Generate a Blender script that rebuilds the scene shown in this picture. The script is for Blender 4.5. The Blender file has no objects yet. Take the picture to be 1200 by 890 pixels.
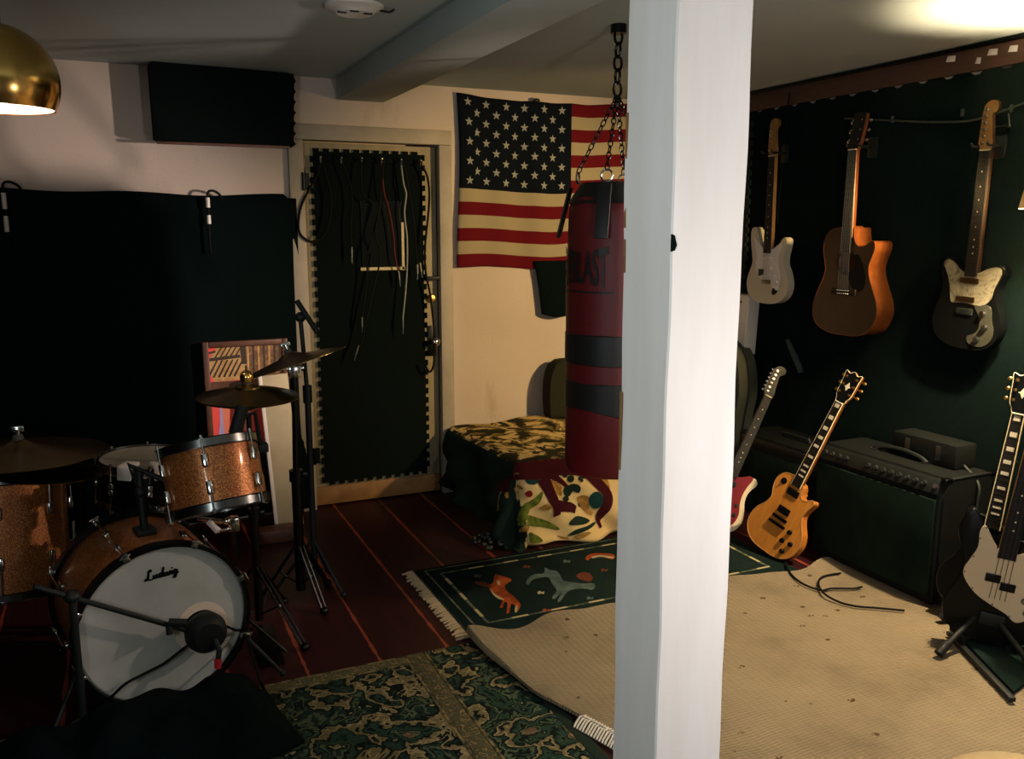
import bpy, bmesh, math, random
from mathutils import Vector, Matrix
random.seed(7)
SC = bpy.context.scene
COL = SC.collection
PI = math.pi
V = Vector

# ---------------------------------------------------------------- camera maths
FPX, YAW, PIT, CAMH = 1020.0, 0.426, 0.1725, 1.5
_cy, _sy, _cp, _sp = math.cos(YAW), math.sin(YAW), math.cos(PIT), math.sin(PIT)
CF = V((_sy * _cp, _cy * _cp, -_sp))
CR = V((_cy, -_sy, 0))
CD = CF.cross(CR)
CO = V((0, 0, CAMH))


def ray(x, y):
    return CR * ((x - 600) / FPX) + CD * ((y - 445) / FPX) + CF


def onp(x, y, ax, v):
    q = ray(x, y)
    return CO + q * ((v - CO[ax]) / q[ax])


def fl(x, y, z=0.0): return onp(x, y, 2, z)
def aty(x, y, v): return onp(x, y, 1, v)
def atx(x, y, v): return onp(x, y, 0, v)
def dep(x, y, k): return CO + ray(x, y) * k


def reach(B, x, y, L, far=True):
    """point on the sight line through (x, y) at distance L from B"""
    q = ray(x, y); q.normalize()
    o = CO - B
    b = o.dot(q); c = o.dot(o) - L * L
    D = max(0.0, b * b - c)
    t = -b + (math.sqrt(D) if far else -math.sqrt(D))
    return CO + q * t


# ---------------------------------------------------------------- materials
def s2l(c):
    c = c / 255.0
    return c / 12.92 if c <= 0.04045 else ((c + 0.055) / 1.055) ** 2.4


def rgb(c): return (s2l(c[0]), s2l(c[1]), s2l(c[2]), 1.0)


class NT:
    def __init__(self, name):
        self.m = bpy.data.materials.new(name)
        self.m.use_nodes = True
        self.t = self.m.node_tree
        self.b = self.t.nodes['Principled BSDF']

    def n(self, typ, **kw):
        nd = self.t.nodes.new('ShaderNode' + typ)
        for k, v in kw.items():
            if k in nd.inputs.keys() if isinstance(k, str) else False:
                nd.inputs[k].default_value = v
            else:
                setattr(nd, k, v)
        return nd

    def l(self, a, b): self.t.links.new(a, b)

    def coord(self, kind='Object', scale=None):
        tc = self.n('TexCoord')
        if scale is None: return tc.outputs[kind]
        mp = self.n('Mapping'); mp.inputs['Scale'].default_value = scale
        self.l(tc.outputs[kind], mp.inputs['Vector'])
        return mp.outputs['Vector']

    def ramp(self, fac, stops, interp='LINEAR'):
        r = self.n('ValToRGB'); cr = r.color_ramp; cr.interpolation = interp
        while len(cr.elements) < len(stops): cr.elements.new(0.5)
        for e, (p, c) in zip(cr.elements, stops):
            e.position = p; e.color = rgb(c)
        self.l(fac, r.inputs['Fac'])
        return r.outputs['Color']

    def math(self, op, a, b=None):
        m = self.n('Math', operation=op)
        for i, v in enumerate((a, b)):
            if v is None: continue
            if hasattr(v, 'links'): self.l(v, m.inputs[i])
            else: m.inputs[i].default_value = v
        return m.outputs[0]

    def mix(self, fac, a, b, mode='MIX'):
        m = self.n('Mix', data_type='RGBA', blend_type=mode)
        for i, v in ((0, fac), (6, a), (7, b)):
            if hasattr(v, 'links'): self.l(v, m.inputs[i])
            else: m.inputs[i].default_value = v if i == 0 else rgb(v)
        return m.outputs[2]

    def noise(self, vec, scale, detail=4, rough=0.55):
        n = self.n('TexNoise'); n.inputs['Scale'].default_value = scale
        n.inputs['Detail'].default_value = detail; n.inputs['Roughness'].default_value = rough
        self.l(vec, n.inputs['Vector'])
        return n.outputs['Fac']

    def bump(self, h, strength, dist=0.002):
        b = self.n('Bump'); b.inputs['Strength'].default_value = strength
        b.inputs['Distance'].default_value = dist
        self.l(h, b.inputs['Height']); self.l(b.outputs['Normal'], self.b.inputs['Normal'])

    def setc(self, c):
        if hasattr(c, 'links'): self.l(c, self.b.inputs['Base Color'])
        else: self.b.inputs['Base Color'].default_value = rgb(c)


def M(name, c, rough=0.6, metal=0.0, var=None, bump=None, spec=0.5, coat=0.0):
    """plain material; var=(second colour, scale, lo, hi); bump=(scale, strength)"""
    t = NT(name); b = t.b
    b.inputs['Roughness'].default_value = rough
    b.inputs['Metallic'].default_value = metal
    b.inputs['Specular IOR Level'].default_value = spec
    b.inputs['Coat Weight'].default_value = coat
    if var:
        f = t.noise(t.coord(), var[1])
        t.setc(t.ramp(f, [(var[2], c), (var[3], var[0])]))
    else:
        t.setc(c)
    if bump: t.bump(t.noise(t.coord(), bump[0], 3), bump[1])
    return t.m


mt = {}
mt['black'] = M('black_paint', (20, 26, 25), 0.5, bump=(60, .2), spec=0.3)
mt['tolex'] = M('black_tolex', (9, 13, 12), 0.7, bump=(400, .5), spec=0.15)
mt['foam'] = M('black_foam', (7, 16, 15), 0.95, bump=(300, .4), spec=0.1)
mt['cloth'] = M('black_cloth', (7, 17, 17), 1.0, bump=(25, .5), spec=0.05)
mt['felt'] = M('black_wall_felt', (5, 16, 16), 1.0, var=((7, 20, 19), 30, .35, .7), bump=(220, .6), spec=0.05)
mt['rubber'] = M('rubber', (16, 21, 20), 0.6, spec=0.3)
mt['gloss_black'] = M('gloss_black', (8, 10, 10), 0.35, spec=.18)
mt['chrome'] = M('chrome', (205, 208, 205), 0.16, 1.0)
mt['dull_chrome'] = M('worn_chrome', (120, 124, 120), 0.35, 1.0)
mt['steel_dark'] = M('dark_steel', (40, 42, 41), 0.35, 1.0)
mt['brass'] = M('polished_brass', (232, 186, 104), .2, 1.0)
mt['white_in'] = M('lamp_inside_white', (245, 240, 230), 0.7)
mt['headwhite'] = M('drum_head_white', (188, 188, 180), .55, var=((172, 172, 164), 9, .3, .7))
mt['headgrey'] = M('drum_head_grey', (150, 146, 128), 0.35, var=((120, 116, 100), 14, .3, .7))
mt['ring'] = M('port_ring', (226, 206, 184), 0.5)
mt['white_plastic'] = M('white_plastic', (216, 212, 202), 0.4)
mt['cream'] = M('cream_paint', (196, 184, 150), 0.55, var=((178, 164, 128), 6, .35, .7))
mt['creamlit'] = M('pale_lit_edge', (226, 218, 206), 0.55)  # pale cloth and lever colour; also stands for light on the board edge
mt['frame_wood'] = M('frame_brown_wood', (104, 66, 46), 0.5, var=((78, 48, 34), 20, .3, .7))
mt['natural'] = M('plain_wood', (150, 112, 66), 0.55, var=((124, 88, 48), 12, .3, .7))
mt['rosewood'] = M('rosewood', (26, 21, 18), .55, var=((18, 16, 14), 60, .3, .7), spec=.25)
mt['maple'] = M('maple_neck', (140, 102, 56), .4, var=((118, 84, 42), 14, .3, .7), coat=.15)
mt['tape'] = M('pale_tape', (226, 222, 212), 0.5)
mt['inlay'] = M('pearl_inlay', (206, 196, 172), 0.3)
mt['binding'] = M('cream_binding', (226, 208, 160), 0.4)
mt['gold'] = M('gold_hardware', (186, 150, 84), 0.3, 1.0)
mt['red_tape'] = M('red_tag', (190, 40, 44), 0.5)
mt['rope'] = M('white_yarn', (210, 202, 186), 0.9)
mt['beige_yarn'] = M('beige_yarn', (168, 146, 112), 0.95)
mt['amber'] = M('amber_binding', (176, 124, 66), .4)
mt['fretwire'] = M('fret_wire', (60, 62, 58), .5, 1.0)
mt['seat_pale'] = M('pale_seat_wood', (206, 174, 120), .5)
mt['cable'] = M('black_cable', (8, 11, 11), 0.7, spec=.15)
mt['grey_cable'] = M('grey_cable', (62, 66, 60), 0.6, spec=.2)
mt['pale_cable'] = M('pale_cable', (126, 134, 128), .5)
mt['hoop'] = M('hoop_chrome', (112, 114, 112), .25, 1.0)
mt['dark_brass'] = M('dark_brass', (96, 80, 48), .4, 1.0)
mt['plate'] = M('brushed_plate', (84, 84, 70), .4, .6)
mt['red_cable'] = M('red_cable', (84, 20, 24), 0.6, spec=.2)
mt['glass'] = M('dark_glass', (22, 28, 28), 0.05)


def mat_wall():
    t = NT('cream_wall_paint'); co = t.coord()
    a = t.noise(co, 1.3, 5); s = t.noise(t.coord('Object', (3.5, 3.5, 1.2)), 1.0, 5, .6)
    base = t.ramp(a, [(.3, (200, 187, 174)), (.7, (188, 174, 160))])
    stain = t.ramp(s, [(.60, (255, 255, 255)), (.78, (206, 194, 168))])
    t.setc(t.mix(0.8, base, stain, 'MULTIPLY'))
    t.b.inputs['Roughness'].default_value = 0.85
    t.bump(t.noise(co, 60, 4), .25, .004)
    return t.m


def mat_ceiling():
    t = NT('ceiling_paint'); co = t.coord()
    t.setc(t.ramp(t.noise(co, 1.5, 4), [(.3, (176, 186, 180)), (.7, (162, 172, 166))]))
    t.b.inputs['Roughness'].default_value = 0.9
    t.bump(t.noise(co, 90, 3), .2, .003)
    return t.m


def mat_floor():
    t = NT('red_painted_boards')
    co = t.coord('Object')
    a = t.noise(t.coord('Object', (14, 1.2, 1)), 2.0, 5, .6)
    c = t.ramp(a, [(.25, (36, 11, 14)), (.75, (56, 16, 19))])
    sep = t.n('SeparateXYZ'); t.l(co, sep.inputs[0])
    # worn orange seams, .25 m boards
    x = t.math('ADD', sep.outputs[0], 0.12 + 5.0)
    m = t.math('FRACT', t.math('DIVIDE', x, .25))
    d = t.math('ABSOLUTE', t.math('SUBTRACT', m, .5))
    wv = t.noise(t.coord('Object', (2, 5, 1)), 1.5, 4, .6)
    seam = t.math('LESS_THAN', d, t.math('MULTIPLY', t.math('SUBTRACT', wv, .30), .115))
    c2 = t.mix(seam, c, (140, 64, 44))
    t.setc(c2)
    t.b.inputs['Roughness'].default_value = 0.5
    t.b.inputs['Specular IOR Level'].default_value = .3
    t.bump(t.math('MINIMUM', d, .03), .5, .02)
    return t.m


def mat_pillar():
    t = NT('white_post_paint'); co = t.coord()
    a = t.noise(t.coord('Object', (6, 6, .8)), 2.0, 5, .6)
    base = t.ramp(a, [(.35, (232, 228, 224)), (.75, (220, 214, 206))])
    t.setc(base)
    t.b.inputs['Roughness'].default_value = 0.6
    t.bump(t.noise(co, 40, 4), .2, .003)
    return t.m


def mat_door():
    t = NT('door_cream_paint'); co = t.coord()
    a = t.noise(t.coord('Object', (8, 8, 1.5)), 1.6, 5, .6)
    t.setc(t.ramp(a, [(.3, (150, 141, 114)), (.72, (126, 115, 86))]))
    t.b.inputs['Roughness'].default_value = 0.6
    return t.m


def mat_sparkle():
    t = NT('orange_sparkle_wrap'); co = t.coord()
    v = t.n('TexVoronoi'); v.inputs['Scale'].default_value = 420; t.l(co, v.inputs['Vector'])
    sep = t.n('SeparateColor'); t.l(v.outputs['Color'], sep.inputs[0])
    t.setc(t.ramp(sep.outputs[0], [(0, (128, 66, 28)), (.6, (168, 94, 42)), (1, (230, 162, 92))]))
    t.b.inputs['Roughness'].default_value = .42
    t.b.inputs['Metallic'].default_value = .45
    t.b.inputs['Coat Weight'].default_value = .5
    return t.m


def mat_cymbal():
    t = NT('cymbal_bronze'); co = t.coord()
    ln = t.n('VectorMath', operation='LENGTH'); t.l(co, ln.inputs[0])
    w = t.math('SINE', t.math('MULTIPLY', ln.outputs['Value'], 900))
    t.setc(t.ramp(t.noise(co, 6, 3), [(.3, (112, 94, 52)), (.7, (90, 74, 42))]))
    t.b.inputs['Metallic'].default_value = 1; t.b.inputs['Roughness'].default_value = .3
    t.bump(w, .12, .002)
    return t.m


def mat_wood(name, c1, c2, rough=.25, scale=(30, 4, 30), coat=.5):
    t = NT(name)
    a = t.noise(t.coord('Object', scale), 1.6, 5, .6)
    t.setc(t.ramp(a, [(.25, c1), (.78, c2)]))
    t.b.inputs['Roughness'].default_value = rough
    t.b.inputs['Coat Weight'].default_value = coat
    return t.m


def mat_pearl():
    t = NT('pearl_pickguard')
    co = t.coord()
    wn = t.n('TexNoise'); wn.inputs['Scale'].default_value = 12; wn.inputs['Distortion'].default_value = 2.5
    wn.inputs['Detail'].default_value = 3
    t.l(co, wn.inputs['Vector'])
    t.setc(t.ramp(wn.outputs['Fac'], [(.3, (106, 100, 80)), (.5, (148, 140, 112)), (.7, (90, 84, 68))]))
    t.b.inputs['Roughness'].default_value = .25
    return t.m


def mat_beige():
    t = NT('beige_woven_carpet'); co = t.coord()
    sep = t.n('SeparateXYZ'); t.l(co, sep.inputs[0])
    wob = t.math('MULTIPLY', t.noise(co, 4, 3), .03)
    r1 = t.math('SINE', t.math('MULTIPLY', t.math('ADD', sep.outputs[1], wob), 520))
    r2 = t.math('SINE', t.math('MULTIPLY', t.math('ADD', sep.outputs[0], wob), 260))
    h = t.math('ADD', r1, t.math('MULTIPLY', r2, .5))
    base = t.ramp(t.noise(co, 2.2, 6, .6), [(.28, (112, 100, 80)), (.5, (138, 124, 100)), (.75, (150, 136, 110))])
    line = t.ramp(t.math('ADD', t.math('MULTIPLY', h, .25), .5), [(0, (226, 222, 214)), (.6, (255, 255, 255))])
    c = t.mix(.8, base, line, 'MULTIPLY')
    # flecks of dirt
    v = t.n('TexVoronoi'); v.inputs['Scale'].default_value = 9; t.l(t.coord('Object', (1, 1.5, 1)), v.inputs['Vector'])
    sp2 = t.n('SeparateColor'); t.l(v.outputs['Color'], sp2.inputs[0])
    fl_ = t.math('MULTIPLY', t.math('LESS_THAN', v.outputs['Distance'], .13), t.math('GREATER_THAN', sp2.outputs[0], .40))
    fl_ = t.math('MULTIPLY', fl_, t.math('GREATER_THAN', t.noise(co, 90, 2), .47))
    c = t.mix(fl_, c, (72, 54, 36))
    t.setc(c)
    t.b.inputs['Roughness'].default_value = 1
    t.b.inputs['Specular IOR Level'].default_value = .1
    t.bump(h, .6, .003)
    return t.m


def mat_oriental(name, border=False):
    """scrolling flower-and-leaf carpet in dark green, teal and straw"""
    t = NT(name)
    co = t.coord('Object')
    nz = t.n('TexNoise'); nz.inputs['Scale'].default_value = 7; nz.inputs['Detail'].default_value = 2
    t.l(co, nz.inputs['Vector'])
    off = t.n('VectorMath', operation='MULTIPLY_ADD'); t.l(nz.outputs['Color'], off.inputs[0])
    off.inputs[1].default_value = (.13, .13, 0); t.l(co, off.inputs[2])
    w = off.outputs[0]
    v1 = t.n('TexVoronoi'); v1.inputs['Scale'].default_value = 6.5 if not border else 17; t.l(w, v1.inputs['Vector'])
    v1.inputs['Randomness'].default_value = .75
    v2 = t.n('TexVoronoi'); v2.inputs['Scale'].default_value = 19 if not border else 40; t.l(w, v2.inputs['Vector'])
    v2.feature = 'SMOOTH_F1'
    n2 = t.n('TexNoise'); n2.inputs['Scale'].default_value = 15; n2.inputs['Detail'].default_value = 1.5
    n2.inputs['Distortion'].default_value = 2.2; t.l(co, n2.inputs['Vector'])
    d1 = v1.outputs['Distance']
    k = t.math('ADD', t.math('MULTIPLY', d1, 1.25), t.math('MULTIPLY', v2.outputs['Distance'], .62))
    k = t.math('ADD', k, t.math('MULTIPLY', t.math('SUBTRACT', n2.outputs['Fac'], .5), .5))
    bands = t.ramp(t.math('FRACT', t.math('MULTIPLY', k, 1.45 if not border else 2.1)),
                   [(0, (40, 66, 55)), (.12, (28, 50, 43)), (.17, (14, 24, 22)), (.27, (122, 110, 78)), (.40, (156, 140, 102)),
                    (.48, (16, 26, 24)), (.60, (34, 54, 46)), (.72, (84, 96, 72)), (.82, (18, 28, 26)), (.94, (58, 76, 60))], 'CONSTANT')
    sc = t.n('SeparateColor'); t.l(v1.outputs['Color'], sc.inputs[0])
    pink = t.math('MULTIPLY', t.math('LESS_THAN', d1, .2), t.math('GREATER_THAN', sc.outputs[0], .72))
    c = t.mix(t.math('MULTIPLY', pink, .55), bands, (140, 104, 84))
    if border:
        c = t.mix(.4, c, (132, 116, 80))
    fine = t.ramp(t.noise(co, 120, 2), [(.3, (190, 190, 190)), (.7, (255, 255, 255))])
    t.setc(t.mix(1.0, c, fine, 'MULTIPLY'))
    t.b.inputs['Roughness'].default_value = 1; t.b.inputs['Specular IOR Level'].default_value = .08
    t.bump(t.noise(co, 250, 2), .4, .003)
    return t.m


def mat_camo():
    t = NT('printed_throw_cloth'); co = t.coord()
    a = t.n('TexNoise'); a.inputs['Scale'].default_value = 5.5; a.inputs['Detail'].default_value = 2.5
    a.inputs['Distortion'].default_value = 1.4; t.l(co, a.inputs['Vector'])
    b = t.n('TexNoise'); b.inputs['Scale'].default_value = 17; b.inputs['Detail'].default_value = 2
    b.inputs['Distortion'].default_value = 1.0; t.l(co, b.inputs['Vector'])
    c1 = t.ramp(a.outputs['Fac'], [(0, (40, 42, 24)), (.40, (40, 42, 24)), (.44, (120, 104, 58)), (.5, (198, 172, 118)), (.60, (206, 182, 130)), (.64, (104, 96, 48)), (.72, (60, 62, 32))], 'CONSTANT')
    msk = t.math('GREATER_THAN', b.outputs['Fac'], .585)
    c2 = t.mix(msk, c1, (44, 34, 26))
    t.setc(c2)
    t.b.inputs['Roughness'].default_value = .95; t.b.inputs['Specular IOR Level'].default_value = .1
    return t.m


mt['wall'] = mat_wall(); mt['ceiling'] = mat_ceiling(); mt['floor'] = mat_floor(); mt['pillar'] = mat_pillar()
mt['door'] = mat_door(); mt['sparkle'] = mat_sparkle(); mt['cymbal'] = mat_cymbal()
mt['unseen_wall'] = M('unseen_wall_dark', (44, 38, 32), .8)  # dark colour of the unseen walls, put in to cut bounced light
mt['trim'] = M('white_trim_paint', (164, 156, 142), .6, var=((146, 138, 122), 5, .35, .7))
mt['trimbrown'] = mat_wood('brown_trim_board', (76, 53, 37), (58, 39, 28), .7, (4, 2, 30), 0)
mt['spruce'] = mat_wood('aged_spruce_top', (60, 43, 26), (48, 33, 19), .4, (60, 3, 30), .1)
mt['mahogany'] = mat_wood('orange_mahogany', (132, 74, 34), (92, 48, 20), .3, (12, 12, 40), .3)
mt['darkneck'] = M('dark_brown_neck', (48, 34, 24), .5, spec=.25)
mt['lp'] = mat_wood('honey_maple_top', (206, 138, 56), (176, 106, 36), .35, (24, 5, 20), .2)
mt['lpside'] = mat_wood('amber_body_side', (196, 122, 46), (150, 86, 30), .3, (12, 12, 20), .4)
mt['white_guitar'] = M('aged_white_lacquer', (196, 188, 164), .3, coat=.3)
mt['cream_guitar'] = M('cream_lacquer', (218, 200, 162), .3, coat=.3)
mt['redguard'] = M('red_pickguard', (112, 10, 24), .5, spec=.2)
mt['white_guard'] = M('off_white_pickguard', (196, 178, 146), .45)
mt['pearl'] = mat_pearl(); mt['beige'] = mat_beige()
mt['oriental'] = mat_oriental('green_floral_carpet'); mt['oriental_b'] = mat_oriental('straw_border_carpet', True)
mt['edge_green'] = M('carpet_green_edge', (34, 44, 38), 1.0, spec=.05)
mt['line_straw'] = M('carpet_straw_line', (128, 112, 78), 1.0, var=((60, 60, 44), 26, .42, .58), spec=.05)
mt['rugdark'] = M('dark_green_wool', (22, 36, 33), 1.0, var=((16, 27, 25), 8, .3, .7), bump=(260, .4), spec=.05)
mt['rugline'] = M('grey_wool_line', (104, 106, 84), 1.0, var=((60, 70, 58), 30, .4, .6), spec=.05)
mt['rugorange'] = M('rust_wool', (158, 74, 32), 1.0, var=((122, 54, 26), 20, .4, .6), spec=.05)
mt['ruggrey'] = M('slate_wool', (84, 98, 92), 1.0, var=((62, 76, 74), 20, .4, .6), spec=.05)
mt['rugcream'] = M('cream_wool', (172, 156, 118), 1.0, spec=.05)
mt['rugbrown'] = M('brown_wool', (92, 50, 34), 1.0, spec=.05)
mt['camo'] = mat_camo()
mt['e_cream'] = M('throw_cream', (228, 198, 136), 1.0, var=((214, 180, 116), 6, .3, .7), spec=.05)
mt['e_red'] = M('throw_maroon', (60, 20, 26), 1.0, spec=.05)
mt['e_green'] = M('throw_leaf_green', (112, 120, 44), 1.0, var=((74, 86, 34), 30, .4, .6), spec=.05)
mt['e_dark'] = M('throw_dark_green_and_shade', (30, 44, 36), 1.0, spec=.05)
mt['e_teal'] = M('throw_teal', (26, 58, 56), 1.0, spec=.05)
mt['e_gold'] = M('throw_gold', (176, 134, 66), 1.0, var=((140, 100, 46), 40, .4, .6), spec=.05)
mt['e_berry'] = M('throw_berry', (120, 34, 30), 1.0, spec=.05)
mt['bagred'] = M('red_vinyl', (104, 13, 21), .5, var=((86, 10, 17), 5, .3, .7), bump=(14, .5))
mt['bagblack'] = M('black_vinyl_band', (17, 21, 21), .5, bump=(14, .4))
mt['flagred'] = M('flag_red', (92, 18, 26), .95, spec=.08)
mt['flagwhite'] = M('flag_white', (152, 142, 116), .95, spec=.08)
mt['flagblue'] = M('flag_blue', (12, 18, 27), .95, spec=.08)
mt['flagstar'] = M('flag_star', (140, 144, 140), .95, spec=.08)
mt['olivefab'] = M('dark_olive_fabric', (40, 42, 30), .95, bump=(80, .3), spec=.1)
mt['greyfab'] = M('dark_grey_padding', (70, 74, 66), .9, bump=(80, .3), spec=.1)
mt['grille'] = M('amp_grille_cloth', (21, 38, 28), .9, var=((16, 29, 22), 9, .35, .65), bump=(500, .5), spec=0.08)
mt['panel'] = M('amp_panel_metal', (34, 38, 36), .5, .5)
mt['p_red'] = M('print_coral_red', (240, 84, 74), .45)
mt['p_pink'] = M('print_salmon', (238, 136, 108), .45)
mt['p_gold'] = M('print_straw', (206, 168, 106), .45, var=((170, 130, 76), 30, .35, .65))
mt['p_dark'] = M('print_dark', (58, 40, 30), .45)
mt['p_lilac'] = M('print_lilac', (176, 160, 206), .45)
mt['p_tan'] = M('print_tan', (150, 112, 74), .45, var=((104, 72, 46), 40, .4, .6))
mt['p_white'] = M('print_pale', (224, 208, 196), .45)


def mat_shade():
    t = NT('tan_lampshade')
    t.b.inputs['Base Color'].default_value = rgb((226, 196, 148))
    t.b.inputs['Roughness'].default_value = .9
    t.b.inputs['Transmission Weight'].default_value = 0
    tr = t.n('BsdfTranslucent'); tr.inputs['Color'].default_value = rgb((240, 200, 140))
    mx = t.n('MixShader'); mx.inputs[0].default_value = .012
    t.l(t.b.outputs[0], mx.inputs[1]); t.l(tr.outputs[0], mx.inputs[2])
    t.l(mx.outputs[0], t.t.nodes['Material Output'].inputs['Surface'])
    return t.m


mt['shade'] = mat_shade()


def mat_bulb(name, col, st):
    t = NT(name)
    t.b.inputs['Emission Color'].default_value = (*col, 1)
    t.b.inputs['Emission Strength'].default_value = st
    t.setc((250, 240, 220))
    return t.m


mt['bulb_hot'] = mat_bulb('bright_bulb', (1, .78, .50), 5600)
mt['bulb'] = mat_bulb('lit_bulb', (1, .82, .6), 14)


# ---------------------------------------------------------------- mesh builder
def catmull(pts, n=6, closed=True):
    out = []; N = len(pts)
    rng = range(N) if closed else range(N - 1)
    for i in rng:
        if closed:
            p0, p1, p2, p3 = (V(pts[(i + j) % N]) for j in (-1, 0, 1, 2))
        else:
            p0, p1, p2, p3 = (V(pts[min(max(i + j, 0), N - 1)]) for j in (-1, 0, 1, 2))
        for k in range(n):
            t = k / n
            out.append(0.5 * ((2 * p1) + (p2 - p0) * t + (2 * p0 - 5 * p1 + 4 * p2 - p3) * t * t + (3 * p1 - p0 - 3 * p2 + p3) * t ** 3))
    if not closed: out.append(V(pts[-1]))
    return out


def frame(o, y, z):
    """matrix with local y along y, local z as near z as possible, origin o"""
    y = V(y).normalized(); x = y.cross(V(z)).normalized(); z = x.cross(y)
    m = Matrix((x, y, z)).transposed().to_4x4(); m.translation = V(o)
    return m


def zframe(o, z, xh=(1, 0, 0)):
    z = V(z).normalized(); x = V(xh) - z * V(xh).dot(z)
    if x.length < 1e-4: x = V((0, 1, 0))
    x.normalize(); y = z.cross(x)
    m = Matrix((x, y, z)).transposed().to_4x4(); m.translation = V(o)
    return m


class MB:
    def __init__(self):
        self.bm = bmesh.new(); self.mi = 0

    def _mk(self, verts, faces, mat=None):
        vs = [self.bm.verts.new(mat @ V(v) if mat else V(v)) for v in verts]
        fs = []
        for f in faces:
            try:
                fc = self.bm.faces.new([vs[i] for i in f]); fc.material_index = self.mi; fs.append(fc)
            except ValueError:
                pass
        return vs, fs

    def box(self, c, s, mat=None, bevel=0.0, seg=2):
        x, y, z = (a / 2 for a in s); c = V(c)
        vs = [c + V((sx * x, sy * y, sz * z)) for sx in (-1, 1) for sy in (-1, 1) for sz in (-1, 1)]
        fc = [(0, 1, 3, 2), (4, 6, 7, 5), (0, 4, 5, 1), (2, 3, 7, 6), (0, 2, 6, 4), (1, 5, 7, 3)]
        v, f = self._mk(vs, fc, mat)
        if bevel:
            es = list({e for q in f for e in q.edges})
            bmesh.ops.bevel(self.bm, geom=es, offset=bevel, segments=seg, affect='EDGES', profile=.5)
        return self

    def lathe(self, prof, seg=40, mat=None, close=False):
        vs = []; fs = []; n = len(prof)
        for i in range(seg):
            a = 2 * PI * i / seg
            for r, z in prof: vs.append((r * math.cos(a), r * math.sin(a), z))
        for i in range(seg):
            j = (i + 1) % seg
            for k in range(n - 1 if not close else n):
                k2 = (k + 1) % n
                fs.append((i * n + k, j * n + k, j * n + k2, i * n + k2))
        self._mk(vs, fs, mat); return self

    def disc(self, r, z=0, seg=40, mat=None):
        self._mk([(r * math.cos(2 * PI * i / seg), r * math.sin(2 * PI * i / seg), z) for i in range(seg)], [tuple(range(seg))], mat); return self

    def cyl(self, a, b, r, r2=None, seg=16):
        a, b = V(a), V(b); L = (b - a).length
        if L < 1e-6: return self
        r2 = r if r2 is None else r2
        m = zframe(a, b - a)
        self.lathe([(r, 0), (r2, L)], seg, m); self.disc(r, 0, seg, m); self.disc(r2, L, seg, m)
        return self

    def tube(self, pts, r, seg=8, closed=False):
        pts = [V(p) for p in pts]; n = len(pts); vs = []; fs = []
        up = None
        for i, p in enumerate(pts):
            if closed: t = pts[(i + 1) % n] - pts[i - 1]
            else: t = pts[min(i + 1, n - 1)] - pts[max(i - 1, 0)]
            t = t.normalized() if t.length > 1e-9 else V((0, 0, 1))
            if up is None:
                up = V((0, 0, 1)) if abs(t.z) < .9 else V((1, 0, 0))
            x = up - t * up.dot(t)
            x = x.normalized() if x.length > 1e-6 else V((1, 0, 0))
            up = x; y = t.cross(x)
            rr = r[i] if isinstance(r, (list, tuple)) else r
            for k in range(seg):
                a = 2 * PI * k / seg; vs.append(p + (x * math.cos(a) + y * math.sin(a)) * rr)
        for i in range(n if closed else n - 1):
            j = (i + 1) % n
            for k in range(seg):
                l = (k + 1) % seg; fs.append((i * seg + k, i * seg + l, j * seg + l, j * seg + k))
        if not closed: fs += [tuple(range(seg)), tuple((n - 1) * seg + k for k in range(seg))]
        self._mk(vs, fs); return self

    def prism(self, pts, z0, z1, mat=None, bevel=0.0, seg=2):
        n = len(pts)
        vs = [(p[0], p[1], z0) for p in pts] + [(p[0], p[1], z1) for p in pts]
        fs = [tuple(range(n - 1, -1, -1)), tuple(range(n, 2 * n))] + [(i, (i + 1) % n, n + (i + 1) % n, n + i) for i in range(n)]
        v, f = self._mk(vs, fs, mat)
        if bevel:
            es = list(f[0].edges) + list(f[1].edges)
            bmesh.ops.bevel(self.bm, geom=es, offset=bevel, segments=seg, affect='EDGES', profile=.5)
        return self

    def ball(self, c, r, sc=(1, 1, 1), seg=16, mat=None):
        c = V(c)
        n = seg // 2
        prof = [(math.sin(PI * k / n), -math.cos(PI * k / n)) for k in range(n + 1)]
        m = Matrix.Translation(c) @ Matrix.Diagonal((r * sc[0], r * sc[1], r * sc[2], 1))
        if mat: m = mat @ m
        self.lathe([(max(p[0], .002), p[1]) for p in prof], seg, m); return self

    def grid(self, fn, nu, nv):
        vs = [fn(i / nu, j / nv) for j in range(nv + 1) for i in range(nu + 1)]
        fs = [(j * (nu + 1) + i, j * (nu + 1) + i + 1, (j + 1) * (nu + 1) + i + 1, (j + 1) * (nu + 1) + i) for j in range(nv) for i in range(nu)]
        return self._mk(vs, fs)

    def build(self, name, mat, parent=None, angle=35, loc=None, solid=0):
        bm = self.bm
        bmesh.ops.recalc_face_normals(bm, faces=bm.faces[:])
        me = bpy.data.meshes.new(name)
        for f in bm.faces: f.smooth = True
        if loc is not None:
            bmesh.ops.translate(bm, verts=bm.verts[:], vec=-V(loc))
        bm.to_mesh(me); bm.free()
        me.set_sharp_from_angle(angle=math.radians(angle))
        for m in (mat if isinstance(mat, (list, tuple)) else [mat]): me.materials.append(mt[m] if isinstance(m, str) else m)
        o = bpy.data.objects.new(name, me); COL.objects.link(o)
        if parent: o.parent = parent
        if loc is not None: o.location = loc
        if solid:
            md = o.modifiers.new('thickness', 'SOLIDIFY'); md.thickness = solid; md.offset = 0
        return o


def thing(name, label, cat, loc=(0, 0, 0), group=None, mat=None):
    o = bpy.data.objects.new(name, None); COL.objects.link(o)
    o.empty_display_size = .05
    if mat is not None: o.matrix_world = mat
    else: o.location = loc
    o['label'] = label; o['category'] = cat
    if group: o['group'] = group
    return o


def tag(o, label, cat, group=None):
    o['label'] = label; o['category'] = cat
    if group: o['group'] = group
    return o


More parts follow.
